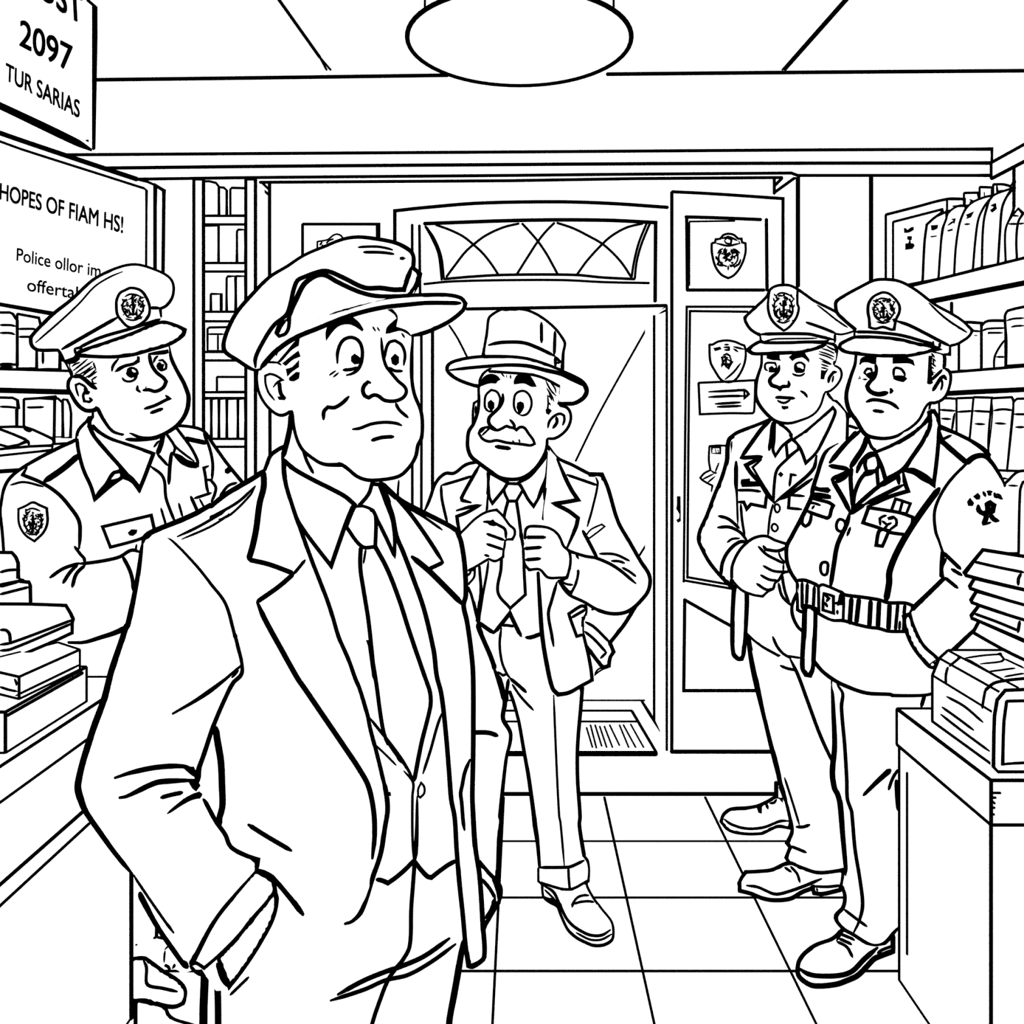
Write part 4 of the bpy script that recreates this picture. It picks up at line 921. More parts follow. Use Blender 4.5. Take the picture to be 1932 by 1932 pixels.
flap('pocket', sh, [sh], 'c 780,1102 1148,1015 1172,1122 1085,1185 1000,1215 840,1257', 5.5, .006, blots='c 975,1148 1000,1125 1038,1128 1035,1148 1010,1168 985,1165')
badge(sh, [sh], 'c 142,968 200,942 250,917 300,938 355,962 360,1070 330,1145 262,1212 190,1160 147,1080', 11, 4.2, 'shield badge on the sleeve')
tr = part('trousers', man)
tr.fill('P 244,1215 420,1215 425,1600 415,1800 e 1400,1300 1185,1270 1100,1300 1030,1330 P 243,1780', Yl+.06, .05, .12, 5, rim=False, R=50)
rimline(tr, 'P 243,1780 243,1215 420,1215 425,1600 418,1790 e 1400,1310 1200,1270', Yl+.059, 5.5); tr.stroke('P 330,1230 335,1500 330,1760', 5); tr.strokes('e 1030,1332 1100,1302 1160,1278 1188,1268 1192,1150', 5.5, .1); tr.done()
for a, ln, dy in (('e 1250,1815 1280,1870 1330,1905 1430,1935 1600,1990 1600,2080 1300,2080 1030,2060 1030,1760 1180,1790', '', .02), ('e 1000,1440 1090,1433 1130,1455 1240,1535 1330,1590 1390,1645 1407,1700 1390,1775 1330,1800 1270,1798 1180,1775 1110,1745 1000,1750', 'e 1090,1450 1112,1500 1112,1620 1140,1645 1230,1660 1348,1687', .0)):
    s = part('shoe', man); s.fill(a, ground(Yl-.06+dy), .02, .1, 6.5)
    for q in ln.split(';'):
        if q: s.stroke(q, 5)
    s.done()
an = part('sock', man); an.fill('e 1000,1330 1185,1270 1300,1330 1385,1510 1330,1540 1240,1535 1090,1435 1000,1440', Yl+.1, .02, .08, 4, rim=False)
an.strokes('e 1095,1310 1085,1432 1030,1412;e 1160,1280 1165,1332 1245,1365 1285,1330;e 1250,1370 1235,1530;e 1090,1435 1235,1435;e 1240,1480 1280,1500 1290,1530;e 1290,1540 1340,1538 1385,1510;e 1310,1510 1338,1470', 4.5); an.done()
cp = part('cap', man)
cp.fill('b 240,1385 245,1350 400,1190 550,1070 700,930 800,870 900,828 980,807 1060,807 1180,845 1270,890 1307,935 1315,1000 1300,1060 1260,1112 1212,1135 1225,1215 1225,1260 1000,1360 800,1430 600,1500 500,1540 455,1460 440,1447 290,1445 250,1420', Yl-.17, .07, .18, 8, rim=False, R=60)
Z = Yl-.171
rimline(cp, 'b 475,1442 440,1447 290,1445 250,1420 240,1385 245,1350 400,1190 550,1070 700,930 800,870 900,828 980,807 1060,807 1180,845 1270,890 1307,935 1315,1000 1300,1060 1260,1112 1212,1135', Z, lambda k: 7+1.5*math.sin(6*k)); rimline(cp, 'b 1212,1132 1215,1200', Z, 7); rimline(cp, 'b 455,1450 480,1530', Z, 8)
cp.stroke('b 270,1395 450,1240 600,1100 720,970 830,900 932,855', 3.5); cp.strokes('b 470,1445 700,1312 892,1203', 6); cp.stroke('b 1135,1130 1215,1132', 5.5); cp.blot('b 480,1535 590,1495 600,1510 500,1555')
cp.done()
bd = part('cap_band', cp); bd.on(cp).patch('b 562,1438 612,1430 760,1355 980,1290 1225,1212 1227,1245 1000,1330 800,1400 610,1468 580,1490', .006, 5, .004, rim=False)
bd.strokes('b 600,1432 760,1357 980,1292 1222,1215', 5.5, .05, .007); bd.strokes('b 565,1440 612,1432 622,1462 605,1468;b 565,1440 578,1488', 4.5, .1, .007); bd.done()
vi = part('visor', cp)
vi.fill('b 585,1492 605,1466 800,1400 1000,1330 1225,1243 1330,1265 1402,1297 1390,1335 1330,1380 1270,1410 1130,1450 1000,1485 850,1500', Yl-.225, .015, .04, 7, rim=True); vi.done()
badge(cp, [cp], 'b 885,1120 888,1070 912,1020 950,998 995,980 1070,1000 1115,1060 1135,1130 1122,1200 1050,1260 980,1275 920,1222 892,1180', 5, 5, 'oval badge on the cap front', .012)
# ---------------------------------------------------------------- moustached man in the doorway
Yh = 2.78
man = thing('person', P3(1010, 1730, Yh), 'man with moustache and brimmed hat holding his jacket open before the doorway', 'person')
body = part('body', man)
body.fill('o 600,905 602,1050 590,1150 550,1260 510,1320 497,1400 500,1480 530,1550 590,1600 700,1680 800,1745 950,1755 1050,1710 1130,1630 1190,1530 1213,1450 1215,1388 1290,1383 1380,1320 1422,1250 1432,1170 1400,1110 1330,1092 1325,900 1250,700 1000,600 750,650', Yh-.07, .06, .17, 6, rim=False)
body.fill('o 535,1100 550,1062 590,1040 600,1130 545,1250', Yh-.05, .01, .03, 5, rim=False)
body.fill('n 560,300 570,420 740,470 1000,420 1020,180 800,150', Yh+.02, .02, .08, 5, rim=False)
body.fill('n 345,840 400,790 470,720 550,672 630,652 680,700 730,770 765,800 768,840 750,875 705,875 690,930 680,1010 620,1040 570,1025 500,1065 420,1110 380,1110 360,950', Yh-.15, .03, .05, 5, rim=False)
body.fill('n 850,870 855,800 880,780 965,780 1040,795 1100,845 1140,930 1182,970 1190,1060 1165,1165 1110,1165 1020,1162 960,1102 880,1107 845,1060 835,960', Yh-.15, .03, .05, 5, rim=False)
limb(body, *pxl('P 965,880 965,1000 970,1150 985,1280', [Yh+.08, Yh+.13, Yh+.13, Yh+.13], [32, 55, 52, 50]))
limb(body, *pxl('P 1110,930 1170,1050 1200,1090 1120,1080 1050,1045', [Yh+.05, Yh+.03, Yh-.01, Yh-.09, Yh-.13], [22, 20, 18, 15, 13])); limb(body, *pxl('P 850,930 830,1040 850,1080 900,1040', [Yh+.05, Yh+.02, Yh-.03, Yh-.12], [22, 19, 16, 14]))
limb(body, *pxl('P 925,1280 925,1480 915,1660', [Yh+.12, Yh+.1, Yh+.1], [28, 22, 15])); limb(body, *pxl('P 1030,1280 1060,1480 1065,1650', [Yh+.12, Yh+.09, Yh+.09], [30, 24, 16]))
body.fuse(.007); body.fused = True; B = body; Z = Yh-.071
rimline(B, 'o 598,905 600,1050 588,1150 550,1260 510,1320 499,1400 502,1480 530,1550 590,1600 700,1680 800,1742 950,1752 1050,1708 1130,1630 1190,1530 1213,1450 1213,1350', Z, lambda k: 6+2.5*math.sin(3.14*k)); rimline(B, 'o 1215,1382 1290,1383 1380,1320 1422,1250 1430,1170 1400,1110 1340,1095 1290,1107 1230,1145', Z, 6)
rimline(B, 'o 592,1042 552,1066 543,1150 542,1250', Yh-.052, 4.5); B.strokes('o 568,1090 566,1165', 4)
B.strokes('o 1225,1292 1240,1230 1290,1178 1340,1162 1372,1180 1376,1220 1360,1268', 4.5); B.stroke('o 1270,1295 1308,1240 1302,1190', 5.5)
B.stroke('o 815,980 812,1045 785,1100 740,1147 692,1195 685,1240 710,1280 760,1308', 6, .1); B.strokes('o 878,1215 910,1250 928,1290', 5)
B.stroke('o 745,1460 885,1480', 7, .05); B.stroke('o 1375,892 1345,897 1335,960 1325,1070', 4.5); B.strokes('o 848,812 850,832;o 884,808 886,842;o 800,790 828,825', 3)
# hands
Zh = Yh-.151
rimline(B, 'n 345,845 400,790 470,722 550,672 632,652 680,702 730,770 765,800 768,840 750,875 708,875 692,885 690,930 682,960 680,1008 620,1040 572,1022 500,1065 420,1110', Zh, 5)
B.strokes('n 530,742 600,747 650,770 695,800 703,870;n 555,833 690,882;n 555,910 682,953;n 540,993 575,1005', 5); B.blot('n 560,748 605,728 620,748 640,765 610,772 580,765')
rimline(B, 'n 848,870 855,800 880,780 965,780 1040,797 1100,845 1140,930 1182,970 1190,1060 1165,1165 1110,1165 1020,1162 960,1102 880,1107 845,1060 835,960', Zh, 5.5)
B.strokes('n 850,860 1005,860;n 838,947 973,936;n 850,1032 967,1022', 6)
B.done()
eye(man, B, 'o 650,1050 662,990 710,945 760,962 787,1010 790,1040 770,1110 735,1142 690,1142 655,1110', 'o 735,1142 690,1142 655,1110 650,1050 662,990 710,945 760,962 787,1010 790,1040 770,1110 725,1160', 4, 'o 705,1040 733,1065 732,1110 718,1125 716,1145 700,1145 700,1120 682,1100 682,1060')
eye(man, B, 'o 915,1060 930,985 980,955 1030,965 1070,1020 1075,1090 1040,1160 990,1180 940,1150 920,1110', 'o 970,1172 940,1150 920,1110 915,1060 930,985 980,955 1030,965 1070,1020 1075,1090 1040,1160 990,1178 955,1162', 4, 'o 950,1065 975,1055 998,1065 1005,1100 985,1140 968,1162 955,1155 955,1130 945,1110')
for a in ('o 608,892 640,832 700,803 760,818 787,850 765,862 752,882 690,882 615,908', 'o 918,870 940,820 970,800 1060,815 1090,860 1117,912 1075,912 1010,882 920,890'):
    e = part('eyebrow', man).on(B); e.patch(a, .004, 1, .004, rim=False, sharp=40, step=3); e.blot(a, .006); e.done()
flap('moustache', man, [B], 'o 598,1340 615,1305 650,1290 690,1287 730,1305 770,1312 820,1290 850,1275 880,1287 910,1290 940,1310 970,1285 1010,1290 1050,1345 1090,1400 1102,1435 1070,1450 1000,1442 940,1435 850,1425 760,1405 690,1415 630,1390', 5, .012, 'thick pale moustache', 'o 905,1405 915,1432;o 962,1395 970,1425;o 655,1290 612,1335;o 700,1288 625,1360', 3.5)
hr = part('hair', man, 'hatched grey sideburn'); hr.on(B).patch('o 1203,850 1330,912 1322,1065 1240,1140 1215,1155 1225,1000', .003, 1, .003, rim=False)
hatch(hr, 'o 1205,860 1250,945 1300,1000;o 1215,930 1260,1000 1280,1050;o 1240,860 1290,930 1298,970;o 1260,870 1330,920;o 1225,1000 1275,1020;o 1225,1050 1250,1085;o 1222,990 1228,1060 1222,1130 1245,1145;o 1235,960 1260,1040', 3)
hr.blot('o 1210,1125 1240,1120 1255,1135 1232,1168 1212,1155', .005); hr.done()
tr = part('trousers', man)
tr.fill('m 420,190 500,520 600,750 690,1050 675,1190 738,1310 705,1500 655,1932 l 1228,380 1215,500 1200,860 1100,800 P 880,1640 880,1200', Yh+.05, .04, .1, 9, rim=False, R=35)
tr.fill('m 470,460 660,470 770,490 990,560 1070,960 1285,930 1268,1100 1243,1400 1243,1650 1262,1932 l 1820,420 1857,655 1897,740 1890,850 1750,930 1650,925 1530,860 1512,840 1512,740 1490,420 m 920,1932 870,1600 800,1200 735,960 640,840 540,640', Yh+.03, .04, .12, 7, rim=False, R=40)
Z = Yh+.0295
rimline(tr, 'm 730,985 760,1060 800,1200 840,1420 880,1640 920,1932 l 1490,420 1515,560 1535,740', Z, lambda k: 6+5*k); rimline(tr, 'm 1280,950 1268,1100 1243,1400 1243,1650 1262,1932 l 1820,420 1857,655', Z, 8)
rimline(tr, 'm 505,510 600,750 690,1050 677,1190 735,1310 700,1500 655,1932 l 1228,380 1215,500 1202,860', Yh+.049, lambda k: 9+1.5*math.sin(9*k))
rimline(tr, 'P 884,1190 878,1300 876,1500 878,1640', Yh+.049, 8); tr.strokes('m 1065,1010 1085,1500 1107,1932 l 1680,400 1710,735', 4); tr.strokes('m 668,500 655,620 672,760 710,850 740,890;m 640,835 680,862 712,852', 4.5); tr.strokes('m 735,885 800,940 858,992', 6); tr.stroke('m 750,930 820,1030 912,1128', 4.5); tr.stroke('m 722,890 708,1000 712,1060', 6)
tr.stroke('m 485,470 505,525 600,750 665,960 688,1050', 8.5, .03); tr.strokes('m 450,1296 570,1298 642,1322', 7.5)
rimline(tr, 'D 350,370 350,600 450,680 560,720 680,785 800,795 920,805 1060,740 1200,640 1255,600 1262,380 1235,220 1150,130', Z, 5); tr.strokes('D 360,355 880,350 960,330 1180,225', 5); tr.strokes('D 892,360 900,560 922,790', 4.5)
tr.done()
s = part('shoe', man)
s.fill('D 415,650 425,800 450,900 560,990 690,1060 740,1180 830,1390 900,1510 1050,1640 1250,1740 1350,1775 1520,1770 1650,1710 1700,1640 1705,1450 1660,1320 1500,1120 1350,920 1230,700 1220,620 900,760', ground(Yh-.03), .02, .1, 5, rim=True, R=20)
s.strokes('D 450,690 620,800 720,1000 850,1270 960,1400 1100,1500 1300,1590 1500,1590 1660,1490', 5); s.strokes('D 1030,1540 1260,1660 1400,1680 1520,1660 1680,1570', 3.5); s.strokes('D 460,760 620,920 800,1190', 3.5); s.stroke('D 960,1080 980,1000 1060,900 1180,860 1270,865', 4); s.stroke('D 990,1020 1100,985 1260,970 1360,985', 4); s.blot('D 440,880 560,920 620,900 700,1010 680,1060 600,1020 500,950'); s.done()
s = part('shoe', man); s.fill('l 1075,715 1130,780 1205,860 1228,910 1215,990 1150,1110 1105,1185 1050,1150 1040,800', ground(Yh-.01), .02, .1, 7)
s.strokes('l 1080,830 1140,900 1185,975;l 1185,975 1150,1070 1110,1130', 6); s.blot('l 1165,840 1225,900 1232,940 1225,985 1205,985 1195,930'); s.done()
sh = part('shirt', man); sh.fill('n 545,330 640,400 740,440 900,400 1020,200 1015,500 985,760 900,800 700,800 550,700', Yh+.03, .02, .06, 6, rim=False); sh.done()
ve = part('vest', man)
ve.fill('n 548,650 700,900 800,900 985,740 960,1150 990,1588 900,1605 828,1632 735,1435 612,1595 490,1505 520,1280 500,1060', Yh+.015, .02, .06, 7, rim=False)
ve.stroke('n 492,1505 612,1590 732,1438 825,1632 900,1618 990,1585', 7, .03); ve.strokes('n 675,1532 700,1528 768,1537', 5); ve.stroke('n 735,1400 732,1440', 3); ve.strokes('n 570,1040 555,1150 530,1280 500,1470', 4.5)
ve.done()
T = [sh, B]
tie = part('tie', man).on(sh, ve); tie.patch('n 718,585 782,585 800,700 822,870 838,960 840,1100 850,1295 735,1398 643,1280 665,1100 672,950 690,700', .006, 5.5, step=4); tie.done()
flap('knot', tie, [sh, B], 'n 715,452 800,455 832,500 782,585 720,585 688,500', 5, .012)
flap('collar', sh, T, 'n 562,360 640,405 715,445 690,490 600,602 580,560 572,480', 5.5, .016)
flap('collar', sh, T, 'n 800,445 832,500 870,570 912,625 960,540 1000,420 1020,230 960,310 880,400', 5.5, .016, blots='n 930,600 960,500 1000,400 1015,260 1025,300 1015,480 990,570 985,500 960,560')
jk = part('jacket', man)
jk.fill('n 495,285 400,310 310,375 240,378 170,450 130,560 60,700 60,1000 300,1200 420,1240 480,1430 495,1500 520,1280 505,1060 545,655 560,370', Yh-.015, .02, .2, 6, rim=False, R=30)
jk.fill('n 1025,165 1090,255 1200,310 1340,383 1420,385 1380,640 1290,820 1390,1020 1310,1350 1285,1500 1285,1600 1325,1780 1355,1932 m 1355,895 1270,945 1180,990 1100,1005 1060,960 1020,800 985,600 970,400 945,60 n 985,720 1005,500', Yh-.02, .025, .2, 7, rim=False, R=35)
Z = Yh-.0155
rimline(jk, 'n 500,287 400,310 310,375 240,378 170,450 130,560 85,680', Z, 6.5); rimline(jk, 'n 565,370 552,520 548,650', Z, 9); rimline(jk, 'n 498,1080 510,1280 490,1500', Z, lambda k: 6+2*k); rimline(jk, 'n 415,1240 440,1290 475,1430 495,1510', Z, 6)
Z = Yh-.0205
rimline(jk, 'n 1020,170 1090,257 1200,310 1340,383', Z, 6.5); rimline(jk, 'n 1012,490 1000,600 985,725', Z, 5); rimline(jk, 'm 950,80 965,350 980,550 1020,800 1060,960 1100,1005 1180,990 1270,940 1355,895 n 1345,1850 1325,1740 1290,1600', Z, lambda k: 7+2*math.sin(4*k)); 
jk.strokes('n 1090,1200 1050,1340 1025,1440 1050,1600 1065,1690', 5.5); jk.strokes('n 1165,385 1280,425 1395,465', 5); jk.strokes('n 445,395 330,432 215,465', 5); jk.strokes('n 210,465 215,560 240,680 257,745', 5)
jk.done()
rimline(jk, 'n 85,680 60,800 60,1000 150,1100 300,1200 415,1240', Yh-.0155, 6)
s2 = part('sleeve', jk)
s2.fill('n 85,700 255,800 330,865 350,1000 380,1100 300,1180 180,1250 60,1290 -40,1240 -70,1130 -20,960', Yh-.08, .035, .14, 7, rim=True, R=30); s2.strokes('n 330,1000 200,1060 100,1120;n 380,1060 330,1110 310,1170', 5); s2.done()
flap('lapel', jk, [jk], 'n 505,305 435,430 365,560 370,580 440,597 498,618 410,668 328,700 335,770 360,840 450,760 545,690 560,372', 5, .006, rim=False, lines='n 505,308 435,430 365,562 370,580 440,597;n 325,658 420,632 500,618 410,670 330,702 340,770 360,838', lw=6)
flap('lapel', jk, [jk, B], 'n 1035,195 1090,262 1150,400 1200,500 1252,577 1070,605 1180,660 1253,715 1235,780 1160,950 1050,800 990,725 1012,500', 6, .006, rim=False, lines='n 1090,262 1150,400 1200,500 1250,575 1160,592 1068,605 1180,662 1250,715 1235,780 1165,945', lw=7)
sl = part('sleeve', jk)
sl.fill('n 1345,385 1430,385 1470,480 1550,740 1640,900 1720,1040 1788,1150 1788,1240 1750,1310 1640,1412 1530,1440 1410,1412 1290,1345 1180,1290 1110,1205 1190,960 1390,1015 1310,870 1290,820 1340,650 1400,450', Yh-.08, .035, .14, 7, rim=False, R=30)
Z = Yh-.081
rimline(sl, 'n 1335,383 1430,385 1475,490 1550,740 1640,900 1720,1040 1788,1150 1788,1240 1750,1310 1640,1412 1530,1437 1410,1412 1290,1345 1180,1290 1105,1190', Z, lambda k: 8 if k < .8 else 6.5)
sl.strokes('n 1385,405 1400,450 1360,640 1320,780', 4); sl.strokes('n 1285,808 1330,890 1395,1015', 6.5); sl.strokes('n 1180,965 1300,1003 1400,1022 1540,1090 1690,1212', 5.5); sl.strokes('n 1412,985 1530,990 1642,1040;n 1502,1040 1560,1042 1605,1057;n 1585,1090 1640,1120 1690,1158', 4.5)
sl.done()
flap('pocket_square', jk, [sl], 'n 1312,845 1350,800 1430,762 1452,778 1400,820 1335,868', 3, .004)
cu = part('shirt_cuff', sh); cu.fill('n 1185,965 1238,985 1253,1080 1235,1200 1195,1285 1110,1195 1165,1170 1192,1070', Yh-.12, .012, .03, 5.5); cu.stroke('n 1115,1190 1160,1215 1212,1222', 4); cu.done()
cu = part('shirt_cuff', sh); cu.fill('n 395,1100 430,1115 465,1100 460,1160 420,1212 385,1205', Yh-.11, .01, .03, 4.5); cu.stroke('n 410,1155 440,1120', 4); cu.done()
tl = part('coat_tail', jk)
tl.fill('n 1310,1370 1420,1415 1640,1420 1705,1365 1600,1520 1492,1660 1518,1730 1492,1790 1480,1835 1440,1852 1320,1700 1270,1590', Yh+.0, .015, .06, 6, rim=False)
Z = Yh-.001
rimline(tl, 'n 1690,1375 1600,1520 1490,1660 1518,1730 1492,1770 1482,1835 1440,1850 1310,1680', Z, 7.5); tl.strokes('n 1305,1503 1370,1540 1490,1658;n 1300,1575 1370,1632 1465,1735', 5); tl.strokes('n 1420,1780 1468,1733', 4.5); rimline(tl, 'n 1370,1400 1310,1450', Z, 5.5); tl.done()
fl = part('tail_edge', tl); fl.on(tl); fl.patch('n 1375,1905 1400,1865 1442,1848 1455,1852 1405,1882', .002, 3, .004); fl.done()
flap('pocket', jk, [jk, tl], 'n 1272,1383 1180,1442 1192,1480 1240,1612 1285,1598 1285,1480 1310,1430 1305,1385', 5.5, .004, lines='n 1198,1472 1310,1407', lw=5)
ht = part('hat', man)
ht.fill('o 635,640 655,540 675,420 690,300 712,270 790,222 830,212 1000,217 1100,250 1200,312 1290,392 1350,470 1375,520 1362,600 1357,775 1200,720 1050,670 900,650', Yh-.15, .06, .18, 6.5, R=40)
ht.strokes('o 1290,412 1284,620', 5.5); ht.stroke('o 1166,330 1168,515', 5.5); ht.strokes('o 685,537 750,520 840,510 1000,515 1130,560 1290,637', 6); ht.strokes('o 1290,640 1340,692;o 1292,640 1295,735;o 1300,700 1345,690', 5); ht.blot('o 1290,665 1305,650 1340,680 1335,700 1305,700')
ht.done()
br = part('hat_brim', ht)
br.fill('o 305,762 315,722 370,687 500,656 650,642 900,645 1050,665 1200,710 1350,768 1450,800 1540,870 1582,945 1565,1005 1500,1050 1440,1072 1325,1070 1338,912 1200,842 1080,806 850,786 690,776 640,800 608,850 604,912 560,905 430,860 350,810', Yh-.235, .012, .03, 6, rim=False)
Z = Yh-.236
rimline(br, 'o 602,912 560,905 430,860 345,810 307,762 315,722 370,687 500,656 650,642 900,645 1050,665 1200,710 1350,768', Z, lambda k: 6.5-1*k); rimline(br, 'o 1350,780 1450,825 1540,880 1575,945 1560,1000 1500,1050 1440,1070 1320,1068', Z, lambda k: 8+2*math.sin(3.14*k)-2*k)
rimline(br, 'o 690,776 850,786 1080,806 1200,842 1330,912', Z, 5); rimline(br, 'o 715,740 650,780 610,840 604,905', Z, 5)
br.strokes('o 330,765 500,745 700,728 880,718 1050,728 1200,765 1350,800 1460,855 1540,900', lambda k: 5.5+3*k*k); br.done()
# ---------------------------------------------------------------- slim officer at the right, standing behind the stout one
Yr = 2.88
man = thing('person', P3(1480, 1680, Yr), 'slim policeman in peaked cap and open collar jacket, behind the stout officer', 'person')
body = part('body', man)
body.fill('x 372,1080 367,1220 342,1300 312,1400 302,1500 303,1600 335,1680 400,1770 480,1850 560,1900 700,1918 820,1890 930,1850 1020,1790 1080,1700 1112,1600 1132,1540 1195,1528 1290,1440 1335,1340 1315,1260 1245,1222 1270,1100 1260,1000 1150,930 700,880 400,980', Yr-.08, .06, .17, 5, rim=False)
body.fill('x 480,1820 700,2000 1000,1950 1150,1600 1000,1500 700,1700', Yr, .02, .08, 5, rim=False)
body.fill('s 855,1215 920,1180 990,1175 1060,1208 1155,1235 1165,1300 1170,1440 1112,1455 1080,1505 1052,1530 1040,1570 1000,1592 960,1630 880,1615 800,1580 735,1515 727,1480 732,1400 782,1290', Yr-.1, .03, .05, 5, rim=False)
limb(body, *pxl('P 1470,790 1470,900 1475,1050 1460,1200', [Yr+.06, Yr+.12, Yr+.13, Yr+.13], [30, 52, 50, 48]))
limb(body, *pxl('P 1385,860 1345,1000 1360,1060 1420,1060', [Yr+.05, Yr+.02, Yr-.01, Yr-.07], [24, 20, 15, 12]))
limb(body, *pxl('P 1465,1200 1500,1400 1530,1650', [Yr+.1, Yr+.06, Yr+.04], [40, 30, 18])); limb(body, *pxl('P 1500,1200 1520,1400 1490,1520', [Yr+.12, Yr+.12, Yr+.18], [36, 26, 14]))
body.fuse(.008); body.fused = True; B = body; Z = Yr-.081
rimline(B, 'x 372,1085 367,1220 342,1300 312,1400 302,1500 303,1600 335,1680 400,1770 480,1850 560,1900 700,1918 820,1890 900,1850', Z, lambda k: 5+2.5*math.sin(3.14*k)); rimline(B, 'x 820,1892 930,1850 1020,1790 1080,1700 1112,1600 1132,1540 1195,1528 1290,1440 1335,1340 1315,1262 1245,1225 1200,1250 1135,1320', Z, 4.8)
B.strokes('x 1178,1432 1190,1370 1240,1302 1278,1300', 5); B.strokes('x 1225,1425 1240,1345', 3.5)
B.stroke('x 582,1218 570,1285 540,1322 480,1372 465,1410 490,1460 550,1480 590,1500 620,1478 690,1475 702,1450 690,1408', lambda k: 4.5+2*math.sin(3*k), .06); B.blot('x 565,1480 612,1480 605,1520 590,1530 572,1515')
B.stroke('x 535,1612 570,1608 770,1620', 5.5, .1); B.stroke('x 558,1645 600,1668 650,1675 715,1638', 4); B.blot('x 615,1718 685,1720 685,1738 640,1752 618,1738'); B.stroke('x 838,1530 890,1560 922,1608', 4.5)
Zh = Yr-.101
rimline(B, 's 727,1490 732,1400 782,1290 855,1213 920,1180 990,1175 1060,1208 1155,1237', Zh, 5.5); rimline(B, 's 1165,1440 1112,1455 1085,1505 1052,1530 1042,1570 1000,1592 960,1630 880,1615 800,1580 730,1505', Zh, 5)
B.stroke('s 928,1250 990,1312 1060,1350 1125,1382', 5); B.stroke('s 965,1245 985,1275 1080,1285 1150,1255', 5.5); B.strokes('s 1082,1290 1100,1340 1150,1385', 3.5)
B.strokes('s 965,1398 1050,1440 1165,1442;s 945,1468 1010,1503 1080,1512;s 915,1533 990,1580 1035,1572', 4.8); B.strokes('s 1000,1600 1030,1630 1072,1620', 3.5); B.strokes('s 1120,1385 1118,1440', 3.5)
B.done()
eye(man, B, 'x 410,1260 410,1212 430,1190 530,1190 548,1240 550,1280 500,1300 440,1290', 'x 440,1285 412,1265 408,1215 430,1190 530,1190 548,1235;x 585,1215 570,1260', 3.6, 'x 460,1298 462,1250 490,1232 520,1262 550,1240 555,1280 530,1298')
eye(man, B, 'x 770,1250 775,1215 800,1190 850,1187 888,1215 888,1265 850,1292 800,1292', 'x 772,1260 775,1215 800,1190 850,1187 888,1215 888,1265;x 738,1320 790,1342 850,1342 892,1312', 3.6, 'x 765,1225 790,1220 800,1248 840,1258 860,1275 888,1262 885,1290 860,1305 790,1305 768,1275')
for a in ('x 435,1062 582,1062 580,1140 590,1160 565,1152 500,1150 435,1130', 'x 705,1120 770,1075 890,1065 895,1085 942,1150 938,1175 905,1140 860,1115 780,1132 740,1160'):
    e = part('eyebrow', man).on(B); e.patch(a, .004, 1, .004, rim=False, sharp=40, step=3); e.blot(a, .006); e.done()
hr = part('hair', man, 'short hatched hair above the ear'); hr.on(B).patch('x 1058,1050 1150,955 1245,972 1272,1080 1240,1222 1170,1270 1110,1380 1090,1380 1090,1200', .003, 1, .003, rim=False)
hatch(hr, 'x 1060,1080 1160,1110 1240,1150;x 1065,1050 1160,1080 1255,1120;x 1100,1015 1180,1040 1260,1080;x 1065,1130 1150,1170 1215,1205;x 1150,975 1200,1010 1265,1040;x 1090,1205 1180,1235;x 1090,1245 1160,1260;x 1180,1000 1260,1030;x 1100,1170 1210,1210', 2.8)
hr.blot('x 1095,1282 1140,1292 1172,1265 1130,1340 1122,1382 1090,1382', .004); hr.stroke('x 1140,945 1235,962 1275,1005 1270,1095 1242,1210', 5.5, .05, .004); hr.done()
tr = part('trousers', man)
tr.fill('t 1230,640 1380,700 1480,900 1490,1100 1500,1500 1400,1700 1240,1450 1130,1700 u 700,215 655,205 650,100 t 1040,1400 1100,900', Yr+.06, .03, .1, 5, rim=False, R=25)
tr.fill('t 845,555 1080,700 1300,735 1400,800 1490,900 1500,1100 1512,1400 1500,1600 1510,1720 u 1130,180 1150,250 1170,500 1192,762 1050,782 960,782 860,748 765,712 740,670 770,590 745,560 782,480 772,380 720,200 668,0 t 1000,1280 930,980 880,750', Yr+.01, .04, .14, 7, rim=False, R=35)
Z = Yr+.009
rimline(tr, 't 850,560 880,750 930,980 1000,1280 1085,1600 1100,1680 u 730,200 772,380 785,470 745,560 772,590 740,670 768,712', Z, lambda k: 8+3*math.sin(6.28*min(1,k*1.4))**2 if k < .7 else 7)
rimline(tr, 'u 768,712 860,748 960,782 1050,782 1192,762', Z, 5.5); tr.strokes('t 1170,735 1230,860 1300,1050 1400,1320 1510,1560', 6); tr.strokes('u 725,60 780,230 838,420', 4); tr.strokes('u 812,435 870,435 918,418', 5); tr.strokes('u 775,582 892,630', 5); tr.strokes('t 1095,788 1150,810 1215,822', 5)
rimline(tr, 'u 662,95 662,210', Yr+.03, 7); rimline(tr, 'u 690,130 705,170 730,235', Yr+.03, 5)
tr.done()
s = part('shoe', man); s.fill('u 245,395 265,340 320,302 440,292 520,278 600,242 662,208 690,215 750,280 765,390 760,440 670,430 600,460 550,482 400,482 300,455', ground(Yr+.25), .02, .1, 6, R=20)
s.strokes('u 265,375 320,415 430,447 560,440 690,392 755,390', 4.5); s.stroke('u 560,270 530,285 545,330', 4.5); s.strokes('u 585,255 600,300', 4.5); s.strokes('u 610,255 645,252 665,225', 4); s.blot('u 515,280 550,290 548,330 530,325'); s.done()
s = part('shoe', man); s.fill('u 385,920 388,850 430,780 530,775 630,763 720,722 765,710 860,748 960,782 1050,782 1167,764 1155,880 1145,915 1010,945 950,938 940,900 860,930 770,980 650,992 560,978 470,942', ground(Yr+.0), .02, .12, 6.5, R=20)
s.strokes('u 435,880 520,893 640,943 700,942 860,890 1008,828', 5); s.strokes('u 770,735 820,790 842,858', 4.5); s.strokes('u 725,742 778,778', 4.5); s.strokes('u 945,888 1050,890 1150,880', 4.5); s.strokes('u 970,900 975,925', 4); s.done()
jk = part('jacket', man)
